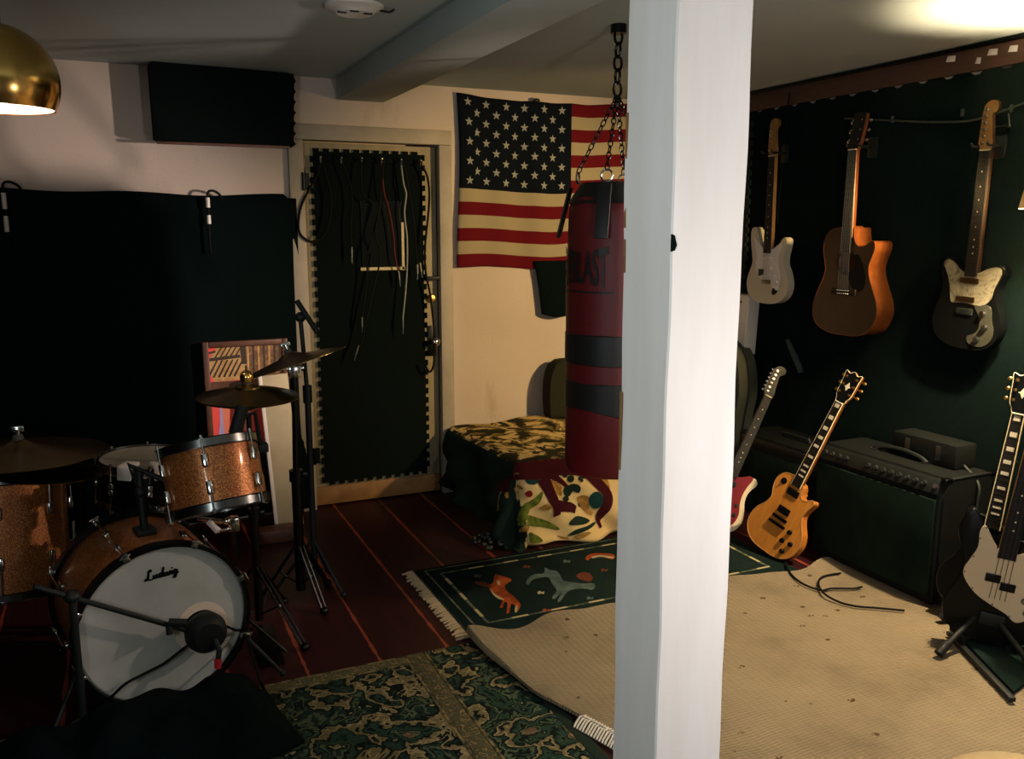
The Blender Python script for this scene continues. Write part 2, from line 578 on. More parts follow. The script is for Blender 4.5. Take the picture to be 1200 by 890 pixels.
def struct(o):
    o['kind'] = 'structure'; return o


def text_mesh(s, size, mat_name, offset=0.0, spacing=1.0):
    """lettering as a flat mesh (verts, faces) centred on its middle"""
    cu = bpy.data.curves.new('lettering', 'FONT'); cu.body = s; cu.size = size
    cu.align_x = 'CENTER'; cu.align_y = 'CENTER'; cu.offset = offset; cu.space_character = spacing
    cu.resolution_u = 3
    ob = bpy.data.objects.new('lettering', cu); COL.objects.link(ob)
    dg = bpy.context.evaluated_depsgraph_get(); dg.update()
    me = bpy.data.meshes.new_from_object(ob.evaluated_get(dg))
    vs = [v.co.copy() for v in me.vertices]; fs = [tuple(p.vertices) for p in me.polygons]
    bpy.data.objects.remove(ob); bpy.data.curves.remove(cu); bpy.data.meshes.remove(me)
    return vs, fs
# ================================================================ THE SETTING
YB, XR, CZ = 4.567, 3.3, 2.245
XL, YN = -2.6, -1.6
struct(MB().box(((XL + XR) / 2, (YN + YB) / 2, -.05), (XR - XL + .4, YB - YN + .4, .1)).build('floor', 'floor'))
struct(MB().box(((XL + XR) / 2, (YN + YB) / 2, CZ + .05), (XR - XL + .4, YB - YN + .4, .1)).build('ceiling', 'ceiling'))
DX0, DX1, DH = .905, 1.628, 1.93           # door slab in the back wall
w = MB()
w.box(((XL + DX0 - .02) / 2, YB + .1, CZ / 2), (DX0 - .02 - XL, .2, CZ))
w.box(((XR + DX1 + .02) / 2 + .05, YB + .1, CZ / 2), (XR - DX1 - .02 + .1, .2, CZ))
w.box(((DX0 + DX1) / 2, YB + .1, (CZ + DH + .02) / 2), (DX1 - DX0 + .04, .2, CZ - DH - .02))
w.box(((DX0 + DX1) / 2, YB + .19, DH / 2), (DX1 - DX0 + .04, .02, DH + .04))
struct(w.build('wall_back', 'wall'))
struct(MB().box((XR + .1, (YN + YB) / 2, CZ / 2), (.2, YB - YN, CZ)).build('wall_right', 'wall'))
struct(MB().box((XL - .1, (YN + YB) / 2, CZ / 2), (.2, YB - YN, CZ)).build('wall_left', 'unseen_wall'))
struct(MB().box(((XL + XR) / 2, YN - .1, CZ / 2), (XR - XL, .2, CZ)).build('wall_front', 'unseen_wall'))
# boxed-in beam under the ceiling, running towards the back wall
struct(MB().box((1.215, (YN + YB) / 2, CZ - .05), (.25, YB - YN, .105), bevel=.006).build('ceiling_beam', 'ceiling'))
# white boxed post
px0, py0, pa = .843, 1.22, .15
p = MB()
zs = [CZ * i / 40 for i in range(41)]
def wv(z, s): return .0016 * math.sin(z * 9 + s) + .001 * math.sin(z * 23 + 2 * s)
rings = []
for z in zs:
    c = []
    for cx_, cy_, s in ((0, 0, 1), (pa, 0, 2.3), (pa, pa, 0), (0, pa, 3.1)):
        b_ = .003; sx_, sy_ = (1 if cx_ == 0 else -1), (1 if cy_ == 0 else -1)
        X_, Y_ = px0 + cx_ + wv(z, s) * sx_, py0 + cy_
        a1 = (X_, Y_ + b_ * sy_, z); a2 = (X_ + b_ * sx_, Y_, z)
        c += [a1, a2] if (cx_ == 0) == (cy_ == 0) else [a2, a1]
    rings.append(c)
m_ = len(rings[0])
p._mk([q for r in rings for q in r], [(i * m_ + k_, i * m_ + (k_ + 1) % m_, (i + 1) * m_ + (k_ + 1) % m_, (i + 1) * m_ + k_) for i in range(40) for k_ in range(m_)] + [tuple(range(m_)), tuple(40 * m_ + k_ for k_ in range(m_))])
pil = struct(p.build('pillar', 'pillar'))
# splintered scraps of bare wood and a dark chip along the post's edges
q = MB()
for z0, z1, dx in ((1.62, 1.70, .003), (1.50, 1.60, .004), (1.42, 1.48, .003), (1.05, 1.2, .003)):
    q.box((px0 - .0008, py0 + pa - .006, (z0 + z1) / 2), (.002, .008, z1 - z0), bevel=.0007)
q.build('bare_wood_chip', 'natural', pil)
q = MB(); q.mi = 0
q.prism([(-.006, .014), (.001, .012), (.006, -.004), (.002, -.013), (-.006, -.015)], 0, .003,
        frame((px0 + .005, py0 + .0005, 1.476), (0, 0, 1), (0, -1, 0)), .001)
q.build('dark_tape_scrap', 'cloth', pil)

# ---- door
d = thing('door_1', 'cream door faced with black jigsaw foam mats and hung with cables', 'door', (DX0, YB, 0)); d['kind'] = 'structure'


def rel(o, P): return V(P) - o.location


MB().box(((DX1 - DX0) / 2, .045, DH / 2 + .01), (DX1 - DX0, .04, DH - .02), bevel=.004).build('door_slab', 'door', d)
fr = MB()
fr.box((-.035, -.005, DH / 2 + .004), (.072, .05, DH + .008), bevel=.003)
fr.box((DX1 - DX0 + .038, -.005, DH / 2 + .004), (.072, .05, DH + .008), bevel=.003)
fr.box(((DX1 - DX0) / 2, -.004, DH + .0465), (DX1 - DX0 + .15, .052, .075), bevel=.003)
fr.build('door_frame', 'trim', d)
MB().box(((DX1 - DX0) / 2, .018, .06), (DX1 - DX0 - .01, .014, .1), bevel=.003).build('kick_plate', 'natural', d)


def jigsaw(w, h, tab=.026, dp=.016):
    pts = []
    def edge(a, b, nrm):
        L = (V(b) - V(a)).length; n = int(L / (2 * tab)); t = (V(b) - V(a)) / L; s = L / n
        for i in range(n):
            p0 = V(a) + t * s * i
            k = .42
            pts.extend([p0, p0 + t * s * .5 * .92, p0 + t * s * (.5 - .06) + V(nrm) * dp, p0 + t * s * 1.02 + V(nrm) * dp])
    edge((0, 0), (w, 0), (0, -1)); edge((w, 0), (w, h), (1, 0)); edge((w, h), (0, h), (0, 1)); edge((0, h), (0, 0), (-1, 0))
    return pts


fa = aty(361, 170, YB); fb = aty(502, 562, YB)
fx0, fx1, fz1, fz0 = .965, 1.545, 1.885, .135
MB().prism(jigsaw(fx1 - fx0, fz1 - fz0), 0, .014, frame((fx0 - DX0, .022, fz0), (0, 0, 1), (0, -1, 0))).build('foam_mat', 'foam', d)
# little window in the door with pale bead round it
wz0, wz1, wx0, wx1 = 1.285, 1.64, 1.2, 1.425
g = MB().box(((wx0 + wx1) / 2 - DX0, .004, (wz0 + wz1) / 2), (wx1 - wx0, .006, wz1 - wz0)).build('door_window', 'glass', d)
b = MB()
b.box(((wx0 + wx1) / 2 - DX0, -.001, wz0), (wx1 - wx0 + .02, .012, .016)); b.box((wx1 - DX0, -.001, (wz0 + wz1) / 2 - .06), (.014, .012, wz1 - wz0 - .1))
b.build('window_bead', 'cream', g)
k = MB()
kz = aty(508, 400, YB).z; kx = 1.588
k.box((kx - DX0, .018, kz), (.045, .012, .17), bevel=.004); esc = k.build('lock_plate', 'steel_dark', d)
k = MB(); k.cyl((kx - DX0, .015, kz), (kx - DX0, -.03, kz), .009); k.ball((kx - DX0, -.045, kz), .026, (1, .8, 1)); k.build('door_knob', 'chrome', esc)
dz = aty(506, 350, YB).z
k = MB(); k.lathe([(.001, -.014), (.018, -.012), (.024, 0), (.024, .01)], 20, zframe((kx - DX0, .012, dz), (0, 1, 0))); k.build('deadbolt', 'gold', d)
bz = aty(506, 326, YB).z
k = MB(); k.box((1.60 - DX0, -.012, bz), (.11, .022, .02), bevel=.004); k.build('slide_bolt', 'black', d)
for hz in (aty(343, 213, YB).z, .3):
    k = MB(); k.cyl((-.004, -.034, hz - .045), (-.004, -.034, hz + .045), .008); k.box((.012, -.028, hz), (.03, .004, .085)); k.build('hinge', 'steel_dark', d)
# row of hooks across the top of the foam
hooks = []
hz = aty(430, 190, YB).z
hr = MB().box((1.255 - DX0, .002, hz + .012), (.58, .012, .03), bevel=.003).build('hook_rail', 'foam', d)
for i in range(6):
    hx = .99 + i * .106
    hooks.append((hx, hz))
    k = MB(); k.tube([(hx - DX0, -.004, hz + .012), (hx - DX0, -.03, hz + .006), (hx - DX0, -.042, hz - .012), (hx - DX0, -.046, hz + .012)], .004, 8)
    k.ball((hx - DX0, -.046, hz + .014), .007); k.build('hook', 'chrome', hr)


def hang_cable(name, pts, r, m, label, plug=None, group=None, cat='cable'):
    pts = [V(p) for p in pts]; o0 = pts[0].copy()
    c = MB(); c.tube(catmull(pts, 8, False), r, 7)
    t = thing(name, label, cat, o0, group) if plug else None
    if plug:
        ob = c.build('cord', m, t, loc=o0); ob.location = (0, 0, 0)
        for q, dirn in plug:
            q = V(q); dirn = V(dirn).normalized()
            pb = MB(); pb.cyl(q - o0, q - o0 + dirn * .05, .0075, .0065, 10); pb.cyl(q - o0 + dirn * .05, q - o0 + dirn * .082, .0032, .003, 8)
            pb.build('plug', 'dull_chrome', t)
        return t
    return tag(c.build(name, m, loc=o0), label, cat, group)


yh = YB - .035
def D(x, y, off=.04): return aty(x, y, YB - off)
H = [V((h[0], YB - .036, h[1])) for h in hooks]
hang_cable('coiled_cable', [H[0], D(372, 205), D(362, 222), D(352, 245), D(350, 268), D(356, 279), D(370, 284), D(384, 268), D(388, 230), H[0] + V((.004, -.004, .004))], .006, 'cable',
           'black cable looping out past the left edge of the door foam')
hang_cable('hanging_lead', [H[1], D(410, 215), D(413, 240), D(411, 262), D(412, 290)], .0045, 'cable', 'black lead with a bright plug hanging left of the little door window', [(D(412, 290), (0, 0, -1))])
hang_cable('hanging_lead', [H[2] + V((0, -.006, .004)), D(424, 222, .05), D(434, 236, .052), D(446, 238, .05), D(440, 262, .05), D(431, 300, .05), D(430, 330, .05), D(424, 372, .05)], .0045, 'cable', 'black lead swagging across the little door window', [(D(424, 372, .05), (0, 0, -1))])
hang_cable('hanging_lead', [H[3], D(450, 225), D(455, 242), D(461, 275), D(463, 300), D(467, 318)], .0042, 'red_cable', 'dull red lead hanging over the right side of the door window', [(D(467, 318), (.1, 0, -1))])
hang_cable('hanging_lead', [H[4], D(473, 215, .05), D(476, 228, .05), D(474, 250, .05), D(477, 280, .05), D(477, 315, .05), D(475, 345, .05), D(472, 374, .05)], .0045, 'pale_cable', 'long pale grey lead hanging straight down the door foam', [(D(472, 374, .05), (0, 0, -1))])
hang_cable('coiled_cable', [H[5], D(500, 205), D(503, 225), D(502, 250), D(498, 290), D(499, 320), D(504, 345), D(508, 380), D(509, 405), D(508, 428), D(503, 436), D(497, 425)], .006, 'cable',
           'black cable falling down the right edge of the door foam past the knob')
hang_cable('hanging_lead', [H[3] + V((.01, -.012, .004)), D(445, 240, .058), D(440, 275, .06), D(446, 300, .06), D(436, 345, .06), D(424, 400, .06), D(420, 405, .06)], .0045, 'cable', 'lowest hanging black lead with its plug at mid door', [(D(420, 405, .06), (-.3, 0, -1))])
hang_cable('hanging_lead', [H[4] + V((.012, -.012, .004)), D(482, 240, .058), D(487, 280, .06), D(489, 312, .06)], .0045, 'cable', 'short black lead with twin bright plugs near the right edge of the foam', [(D(489, 310, .06), (0, 0, -1)), (D(492, 308, .06), (.15, 0, -1))])

# ---- trim along the top of the right wall
def trim_pt(y_): return None
tz = CZ - .005
tr = MB()
tr.box((XR - .012, 3.0, tz - .055), (.024, 3.1, .1), bevel=.004)
tr = tr.build('trim_1', 'trimbrown'); struct(tr)
k = MB(); k.box((XR - .02, 3.0, tz - .008), (.04, 3.1, .014), bevel=.003); struct(k.build('trim_2', 'steel_dark'))
for i, (x, y, s) in enumerate(((1115, 69, .05), (1147, 71, .03), (1164, 61, .05), (1188, 57, .045))):
    P_ = atx(x, y, XR - .0242)
    k = MB(); k.prism([(-s / 2, -.010), (s / 2 - .006, -.014), (s / 2 - .004, .010), (-s / 2 + .008, .014)], 0, .003, frame((0, 0, 0), (0, 0, 1), (-1, 0, 0)), .001)
    tag(k.build('paper_scrap', 'tape', loc=None), ['square pale tape scrap on the brown wall trim, first past the post', 'faint pale tape scrap low on the brown wall trim',
        'large white tape scrap on the brown wall trim above the black guitar', 'white tape scrap on the brown wall trim nearest the lamp'][i], 'tape', 'tape scraps on the wall trim').location = P_

# black sound-deadening covering on the right wall, with ragged top
pts = []
z_top = CZ - .10
n = 90
for i in range(n + 1):
    y = 1.5 + (4.5 - 1.5) * i / n
    pts.append((-y, z_top - (.022 if i % 4 in (1, 2) else .0) + random.uniform(-.004, .004)))
pts = [(-4.5, .02)] + [(-1.5, .02)] + pts
k = MB(); k.prism(pts, 0, .02, frame((XR - .001, 0, 0), (0, 0, 1), (-1, 0, 0)))
tag(k.build('wall_covering', 'felt'), 'black felt sound covering over the whole guitar wall', 'wall covering')
# upright jigsaw foam strip in the corner behind the post
k = MB(); k.prism(jigsaw(.1, 2.05), 0, .014, frame((XR - .022, 4.10, .03), (0, 0, 1), (-1, 0, 0)))
tag(k.build('foam_strip', M('grey_black_foam', (34, 44, 42), .95, spec=.1)), 'narrow charcoal foam strip with jigsaw edge beside the post', 'foam mat')

# ---- black drape on the back wall
def drape(u, v):
    x = -2.3 + (.862 + 2.3) * u
    top = 1.668 - .008 * math.sin(u * 9) - .006 * math.sin(u * 31) - (.02 if u > .985 else 0)
    z = .02 + (top - .02) * v
    y = YB - .03 - .012 * math.sin(u * 60 + 1.5 * math.sin(v * 3)) * (1.15 - v) - .008 * math.sin(u * 23 + 2) - .01 * (1 - v)
    if u > .97: x += .03 * (1 - v) * (1 if v < .7 else 0) * 0
    return (x, y, z)
k = MB(); k.grid(drape, 150, 24)
tag(k.build('wall_drape', 'cloth', solid=.006), 'wide black drape hung across the wall behind the drums', 'curtain')
for i, (x, yt, lab) in enumerate(((243, 222, 'black strap with white bands looped over the drape left of the door'), (3, 212, 'black strap with white bands looped over the drape under the brass lamp'))):
    o0 = aty(x, yt + 6, YB - .07)
    t = thing('hanging_strap', lab, 'strap', o0, 'banded straps over the drape')
    c = MB(); c.tube(catmull([(.07, .045, -.03), (.06, .03, .0), (.03, .01, .018), (.005, 0, .012), (0, 0, -.02), (.002, 0, -.1), (-.002, 0, -.19), (0, 0, -.28)], 6, False), .006, 8)
    c.build('strap', 'cable', t)
    for z0, z1 in ((-.015, -.062), (-.098, -.14)) if i == 0 else ((-.03, -.1), (-.13, -.2)):
        c = MB(); c.cyl((0, 0, z0), (0, 0, z1), .010, seg=12); c.build('white_band', 'white_plastic', t)

# ---- black acoustic panel near the ceiling
t = thing('acoustic_foam', 'black foam sound block mounted on the white wall near the ceiling', 'acoustic foam', (.53, YB, 2.07))
x0, x1 = -.318, .305
pp = [(x0, -.165), (x0 + .02, -.175)] + [(x1, -.175)]
nn = 7
for i in range(nn):
    za = -.175 + .345 * i / nn; zb = -.175 + .345 * (i + .55) / nn
    pp += [(x1 + .004 + .012 * (i / nn), za), (x1 + .02 + .01 * (i / nn), (za + zb) / 2), (x1 + .004 + .012 * i / nn, zb)]
pp += [(x1 + .018, .165), (x0 + .012, .17), (x0 - .008, .16)]
k = MB(); k.prism(pp, 0, .14, frame((0, 0, 0), (.013, 0, 1), (0, -1, 0)), .004); k.build('foam_block', 'foam', t)
k = MB(); k.box((-.01, -.135, -.183), (.6, .02, .012), bevel=.002)
k.build('bottom_batten', 'frame_wood', t)

# ---- smoke detector / ceiling rose
t = thing('ceiling_fixture', 'round white fixture on the ceiling in front of the beam', 'ceiling fixture', (.805, 3.07, CZ))
k = MB(); k.lathe([(.001, -.03), (.06, -.029), (.075, -.018), (.098, -.01), (.10, 0)], 40); k.build('cover', 'white_plastic', t)
k = MB()
for a in (200, 255, 320): k.box((.05 * math.cos(math.radians(a)), .05 * math.sin(math.radians(a)), -.03), (.03, .012, .006), bevel=.002)
k.build('vent', 'black', t)
k = MB(); k.tube(catmull([(.08, -.02, -.012), (.11, -.04, -.02), (.13, -.03, -.008)], 5, False), .004); k.build('clip', 'black', t)
# ================================================================ TEXTILES ON THE FLOOR
def floorpoly(mb, pix, z, ccw=True):
    mb._mk([fl(x, y, z) for x, y in pix], [tuple(range(len(pix)))])


def slab(mb, x0, y0, x1, y1, z0, z1, bev=.003):
    mb.box(((x0 + x1) / 2, (y0 + y1) / 2, (z0 + z1) / 2), (x1 - x0, y1 - y0, z1 - z0), bevel=bev)


# green floral carpet
RX0, RX1, RY0, RY1 = -1.35, 1.19, .4, 2.77
t = thing('floral_carpet', 'dark green floral carpet with straw coloured border lines by the drums', 'carpet', ((RX0 + RX1) / 2, (RY0 + RY1) / 2, 0))
k = MB(); k.mi = 0
slab(k, RX0, RY0, RX1, RY1, .0, .006, .002)
k.mi = 1
slab(k, .845, RY0, .905, RY1 - .0, .0055, .0072, .0005)       # patterned band
slab(k, RX0, RY1 - .055, .845, RY1 - .012, .0055, .0072, .0005)
k.mi = 2
for x in (.838, .912): slab(k, x - .005, RY0, x + .005, RY1 - .01, .0055, .0078, .0005)
for y in (RY1 - .062, RY1 - .008): slab(k, RX0, y - .004, .835, y + .004, .0055, .0078, .0005)
k.mi = 3
slab(k, RX1 - .04, RY0, RX1, RY1, .0055, .0072, .0005)
o = k.build('pile', ['oriental', 'oriental_b', 'line_straw', 'edge_green'], t, loc=t.location); o.location = (0, 0, 0)

# thin dark green underlay showing between the two carpets near the post
# beige woven carpet with a rolled-up left edge
left = [(1.083, 2.80), (1.085, 2.74), (1.10, 2.62), (1.125, 2.45), (1.14, 2.33), (1.165, 2.26), (1.20, 2.16), (1.235, 2.06), (1.27, 1.95), (1.32, 1.80), (1.37, 1.6), (1.40, 1.3), (1.42, .6)]
left = catmull([(a, b, 0) for a, b in left], 4, False)
def lx(y):
    for a, b in zip(left, left[1:]):
        if b.y <= y <= a.y or a.y <= y <= b.y:
            f = (y - a.y) / (b.y - a.y) if abs(b.y - a.y) > 1e-6 else 0
            return a.x + (b.x - a.x) * f
    return left[-1].x if y < left[-1].y else left[0].x
def beige(u, v):
    y = .6 + (2.80 - .6) * v
    back = 0
    if v > .97:
        pass
    x0 = lx(y); x = x0 + (3.22 - x0) * (u ** 1.3)
    yy = y + (.02 * math.sin(x * 9) + .012 * math.sin(x * 23)) * max(0, (v - .85) / .15)
    lift = .028 * math.exp(-((x - x0) / .10) ** 2) * (.55 + .45 * math.sin(y * 5.1)) if u > .0 else .012
    z = .014 + lift + .004 * math.sin(x * 11 + y * 3) * math.exp(-((x - x0) / .5) ** 2)
    if v > .93: z += .014 * (v - .93) / .07 * (1 + .5 * math.sin(x * 14))
    return (x, yy, z)
t = thing('beige_carpet', 'worn beige woven carpet with a curled left edge under the post', 'carpet', (2.2, 1.8, 0))
k = MB(); vs, fs = k.grid(beige, 90, 90)
# skirt so the carpet has an edge
bm = k.bm; bm.verts.ensure_lookup_table()
be = [e for e in bm.edges if len(e.link_faces) == 1]
r = bmesh.ops.extrude_edge_only(bm, edges=be)
for g in r['geom']:
    if isinstance(g, bmesh.types.BMVert): g.co.z = max(.008, g.co.z - .012) if g.co.z > .02 else .008
o = k.build('pile', 'beige', t, loc=t.location); o.location = (0, 0, 0)
k = MB()
for i in range(34):
    y = 2.14 - i * .0105
    x = lx(y) - .004
    a = random.uniform(-.1, .1)
    k.tube([(x + .02, y + .004, .022), (x - .004, y, .026 + random.uniform(-.002, .002)), (x - .026, y - .012 + a * .02, .014), (x - .034, y - .018, .009)], .0036, 6)
o = k.build('fringe', 'rope', t, loc=t.location); o.location = (0, 0, 0)

# animal rug
GX0, GX1, GY0, GY1, GZ = 1.10, 2.66, 2.80, 3.49, .012
t = thing('animal_rug', 'dark green rug woven with running animals, fringed at its left end', 'rug', ((GX0 + GX1) / 2, (GY0 + GY1) / 2, 0))
k = MB(); slab(k, GX0, GY0, GX1, GY1, .001, GZ, .003)
zz = GZ + .0012
k.mi = 1
def dash(x0, y0, x1, y1, w=.010, n=1):
    a, b = V((x0, y0, 0)), V((x1, y1, 0)); tdir = (b - a).normalized(); nn = V((-tdir.y, tdir.x, 0)) * w / 2
    k._mk([a - nn + V((0, 0, zz)), b - nn + V((0, 0, zz)), b + nn + V((0, 0, zz)), a + nn + V((0, 0, zz))], [(0, 1, 2, 3)])
dash(GX0 + .05, GY0 + .02, GX0 + .05, GY1 - .03, .008); dash(GX0 + .05, GY1 - .03, GX1 - .04, GY1 - .03, .008)
IX0, IX1, IY0, IY1 = GX0 + .105, GX1 - .10, GY0 + .075, GY1 - .085
dash(IX0, IY0, IX0, IY1, .012); dash(IX0, IY1, IX1, IY1, .010); dash(IX0, IY0, IX1, IY0, .010); dash(IX1, IY0, IX1, IY1, .012)
zz += .0006
k.mi = 2
for i in range(3): dash(IX0, IY0 + .06 + i * .17, IX0, IY0 + .13 + i * .17, .014); dash(IX1, IY0 + .06 + i * .17, IX1, IY0 + .13 + i * .17, .014)
for i in range(8): dash(IX0 + .13 + i * .17, IY1, IX0 + .2 + i * .17, IY1, .013); dash(IX0 + .1 + i * .17, IY0, IX0 + .17 + i * .17, IY0, .013)
def cr(pts): return [(440 + x / 3.297, 620 + y / 3.297) for x, y in pts]
def motif(mi, pts, dz=0.0):
    k.mi = mi
    c = catmull([(x, y, 0) for x, y in cr(pts)], 4)
    floorpoly(k, [(p.x, p.y) for p in c], GZ + .0012 + dz)
motif(6, [(383, 205), (420, 206), (445, 216), (450, 226), (425, 224), (395, 216)])                       # brush tail
motif(3, [(440, 222), (455, 205), (462, 176), (480, 180), (515, 190), (526, 200), (512, 210), (500, 224), (512, 245), (535, 262), (556, 284), (560, 300), (548, 322), (538, 318), (540, 298), (524, 292), (518, 322), (506, 326), (510, 290), (498, 284), (492, 304), (480, 302), (490, 276), (462, 258), (443, 240)])
motif(5, [(446, 232), (460, 250), (486, 266), (498, 274), (478, 272), (454, 254)], .0006)
motif(5, [(470, 200), (482, 205), (480, 218), (472, 214)], .0006)
motif(5, [(541, 300), (549, 298), (546, 322), (538, 320)], .0006)
motif(4, [(582, 212), (592, 190), (615, 176), (650, 172), (655, 150), (672, 158), (700, 164), (716, 184), (726, 200), (760, 206), (800, 212), (835, 210), (850, 220), (838, 236), (812, 232), (772, 233), (742, 244), (714, 280), (704, 278), (720, 246), (694, 270), (682, 266), (700, 238), (684, 216), (668, 188), (632, 190), (606, 198), (594, 214)])
motif(6, [(776, 180), (800, 168), (826, 172), (840, 190), (828, 204), (806, 200), (788, 194)])
motif(3, [(812, 112), (830, 98), (870, 94), (920, 100), (918, 118), (870, 108), (836, 112), (820, 122)])
motif(5, [(836, 108), (870, 102), (915, 108), (915, 114), (870, 108), (840, 114)], .0006)
for i, (x, y) in enumerate(((585, 147), (740, 126), (885, 160), (640, 247), (830, 268), (660, 315), (395, 182))):
    motif((6, 4, 6, 5, 4, 3, 4)[i], [(x - 14, y - 2), (x - 4, y - 7), (x + 2, y - 2), (x + 12, y - 5), (x + 10, y + 5), (x, y + 3), (x - 10, y + 6)])
o = k.build('weave', ['rugdark', 'rugline', 'rugcream', 'rugorange', 'ruggrey', 'rugcream', 'rugbrown'], t, loc=t.location); o.location = (0, 0, 0)
k = MB()
for i in range(66):
    y = GY0 + .006 + i * (GY1 - GY0 - .01) / 65
    L = random.uniform(.032, .052)
    k.tube([(GX0 + .01, y, .008), (GX0 - L * .5, y + random.uniform(-.004, .004), .008), (GX0 - L, y + random.uniform(-.012, .012), .0045)], .0042, 5)
o = k.build('fringe', 'beige_yarn', t, loc=t.location); o.location = (0, 0, 0)

# ================================================================ COVERED CHEST
BX0, BX1, BY0, BY1, BH = 1.66, 2.38, 3.60, 4.50, .40
A_, B_ = (BX1 - BX0) / 2, (BY1 - BY0)
def cloth(x, y):
    """x across the cloth from the chest's middle, y from its back edge towards the room"""
    du = max(0, abs(x) - A_ + .03); dv = max(0, y - B_ + .03)
    s = math.hypot(du, dv)
    cx = max(-A_ + .03, min(A_ - .03, x)); cyy = min(y, B_ - .03)
    wob = .010 * math.sin(x * 7 + y * 4) + .006 * math.sin(x * 17 - y * 9)
    if s < 1e-6:
        return V(((BX0 + BX1) / 2 + cx, BY1 - cyy, BH + wob * .8))
    dx, dy = math.copysign(du / s, x), -dv / s
    r = .05
    if s < r * PI / 2:
        a = s / r; out = r * math.sin(a); z = BH - r * (1 - math.cos(a))
    else:
        e = s - r * PI / 2; out = r + e * (.20 + .0 * e); z = BH - r - e * .98
    ang = math.atan2(dv, du)
    fold = .03 * math.sin(x * 13 + y * 11) * min(1, s / .2) + .02 * math.sin(23 * (x - y)) * min(1, s / .3)
    out += fold
    return V(((BX0 + BX1) / 2 + cx + dx * out, BY1 - cyy + dy * out, max(.016, z + wob)))
t = thing('covered_chest', 'low chest draped in a printed throw of leaves and maroon branches', 'chest', ((BX0 + BX1) / 2, (BY0 + BY1) / 2, 0))
k = MB()
UL, VL = A_ + .34, B_ + .385
k.mi = 0
vs, fs = k.grid(lambda u, v: cloth(-UL + 2 * UL * u, VL * v), 84, 72)
for f in fs:
    c = f.calc_center_median()
    if c.y < BY0 + .03 and c.x > BX0 + .0 and c.z < BH - .01: f.material_index = 1
    elif c.x < BX0 + .0: f.material_index = 2  # left hang coloured dark to stand for the shade on that side
cov = k.build('throw', ['camo', 'e_cream', 'e_dark'], t, loc=t.location, solid=.008); cov.location = (0, 0, 0)
# woven motifs that follow the hanging cloth; pixels of the photo are used only to lay the shapes out on it
def cl_front(px, py):
    """where the sight line meets the hanging front of the cloth -> cloth coordinates"""
    best = None
    for i in range(200):
        s = B_ - .06 + .43 * i / 199
        lo, hi = -A_ - .25, A_ + .1
        for _ in range(22):
            m = (lo + hi) / 2
            P = cloth(m, s); v = P - CO; zc = v.dot(CF)
            if 600 + FPX * v.dot(CR) / zc < px: lo = m
            else: hi = m
        P = cloth(lo, s); v = P - CO; zc = v.dot(CF); yy = 445 + FPX * v.dot(CD) / zc
        if best is None or abs(yy - py) < best[0]: best = (abs(yy - py), lo, s)
    return best[1], best[2]
def c6(pts): return [(540 + x / 6.316, 540 + y / 6.316) for x, y in pts]
def layon(mb, pts, lift):
    uv = [cl_front(*q) for q in c6(pts)]
    c = catmull([(a, b, 0) for a, b in uv], 4)
    # fan of rings so that the shape follows the folds
    m = sum((p for p in c), V((0, 0, 0))) / len(c)
    rings = (1.0, .75, .5, .25)
    vs = []
    for rr in rings:
        for p in c:
            q = m + (p - m) * rr
            P = cloth(q.x, q.y); P0 = cloth(q.x + .01, q.y); P1 = cloth(q.x, q.y + .01)
            nrm = (P0 - P).cross(P1 - P).normalized()
            if nrm.y > 0 : nrm = -nrm
            vs.append(P + nrm * lift)
    N = len(c); fs = []
    for a in range(len(rings) - 1):
        for i in range(N):
            j = (i + 1) % N; fs.append((a * N + i, a * N + j, (a + 1) * N + j, (a + 1) * N + i))
    fs.append(tuple((len(rings) - 1) * N + i for i in range(N)))
    mb._mk(vs, fs)
def stroke(mb, pts, w, lift):
    c = catmull([(x, y, 0) for x, y in pts], 5, False); n = len(c); vs = []; fs = []
    uv = [cl_front(*q) for q in c6([(p.x, p.y) for p in c])]
    for i, (a, b) in enumerate(uv):
        a2, b2 = uv[min(i + 1, n - 1)]; a1, b1 = uv[max(i - 1, 0)]
        tx, ty = a2 - a1, b2 - b1; L = math.hypot(tx, ty) or 1; tx /= L; ty /= L
        ww = w(i / (n - 1)) if callable(w) else w
        for sgn in (-1, -.33, .33, 1):
            x, y = a - ty * ww * sgn, b + tx * ww * sgn
            P = cloth(x, y); P0 = cloth(x + .01, y); P1 = cloth(x, y + .01)
            nrm = (P0 - P).cross(P1 - P).normalized()
            if nrm.y > 0: nrm = -nrm
            vs.append(P + nrm * lift)
    for i in range(n - 1):
        for j in range(3): fs.append((i * 4 + j, i * 4 + j + 1, i * 4 + 5 + j, i * 4 + 4 + j))
    mb._mk(vs, fs)
k = MB(); L0 = .008
k.mi = 1   # greens first (under)
layon(k, [(430, 470), (480, 415), (560, 420), (660, 450), (735, 505), (650, 500), (560, 490), (470, 480)], L0)
layon(k, [(425, 440), (450, 360), (520, 300), (590, 235), (600, 262), (550, 330), (490, 400), (455, 450)], L0)
layon(k, [(500, 530), (540, 545), (600, 600), (540, 606), (510, 590)], L0)
k.mi = 2
layon(k, [(810, 445), (850, 415), (910, 425), (950, 450), (920, 475), (850, 480), (800, 475)], L0)
layon(k, [(792, 552), (850, 512), (930, 490), (990, 460), (975, 490), (900, 530), (830, 552)], L0)
layon(k, [(750, 215), (780, 180), (840, 165), (885, 195), (870, 240), (835, 215), (800, 260), (765, 262)], L0)
for x, y, r in ((765, 102, 20), (808, 130, 26), (770, 285, 24), (885, 325, 22), (900, 118, 16), (875, 130, 14), (890, 145, 12), (735, 100, 10)):
    layon(k, [(x + r * math.cos(a), y + r * math.sin(a)) for a in [2 * PI * i / 8 for i in range(8)]], L0)
k.mi = 3
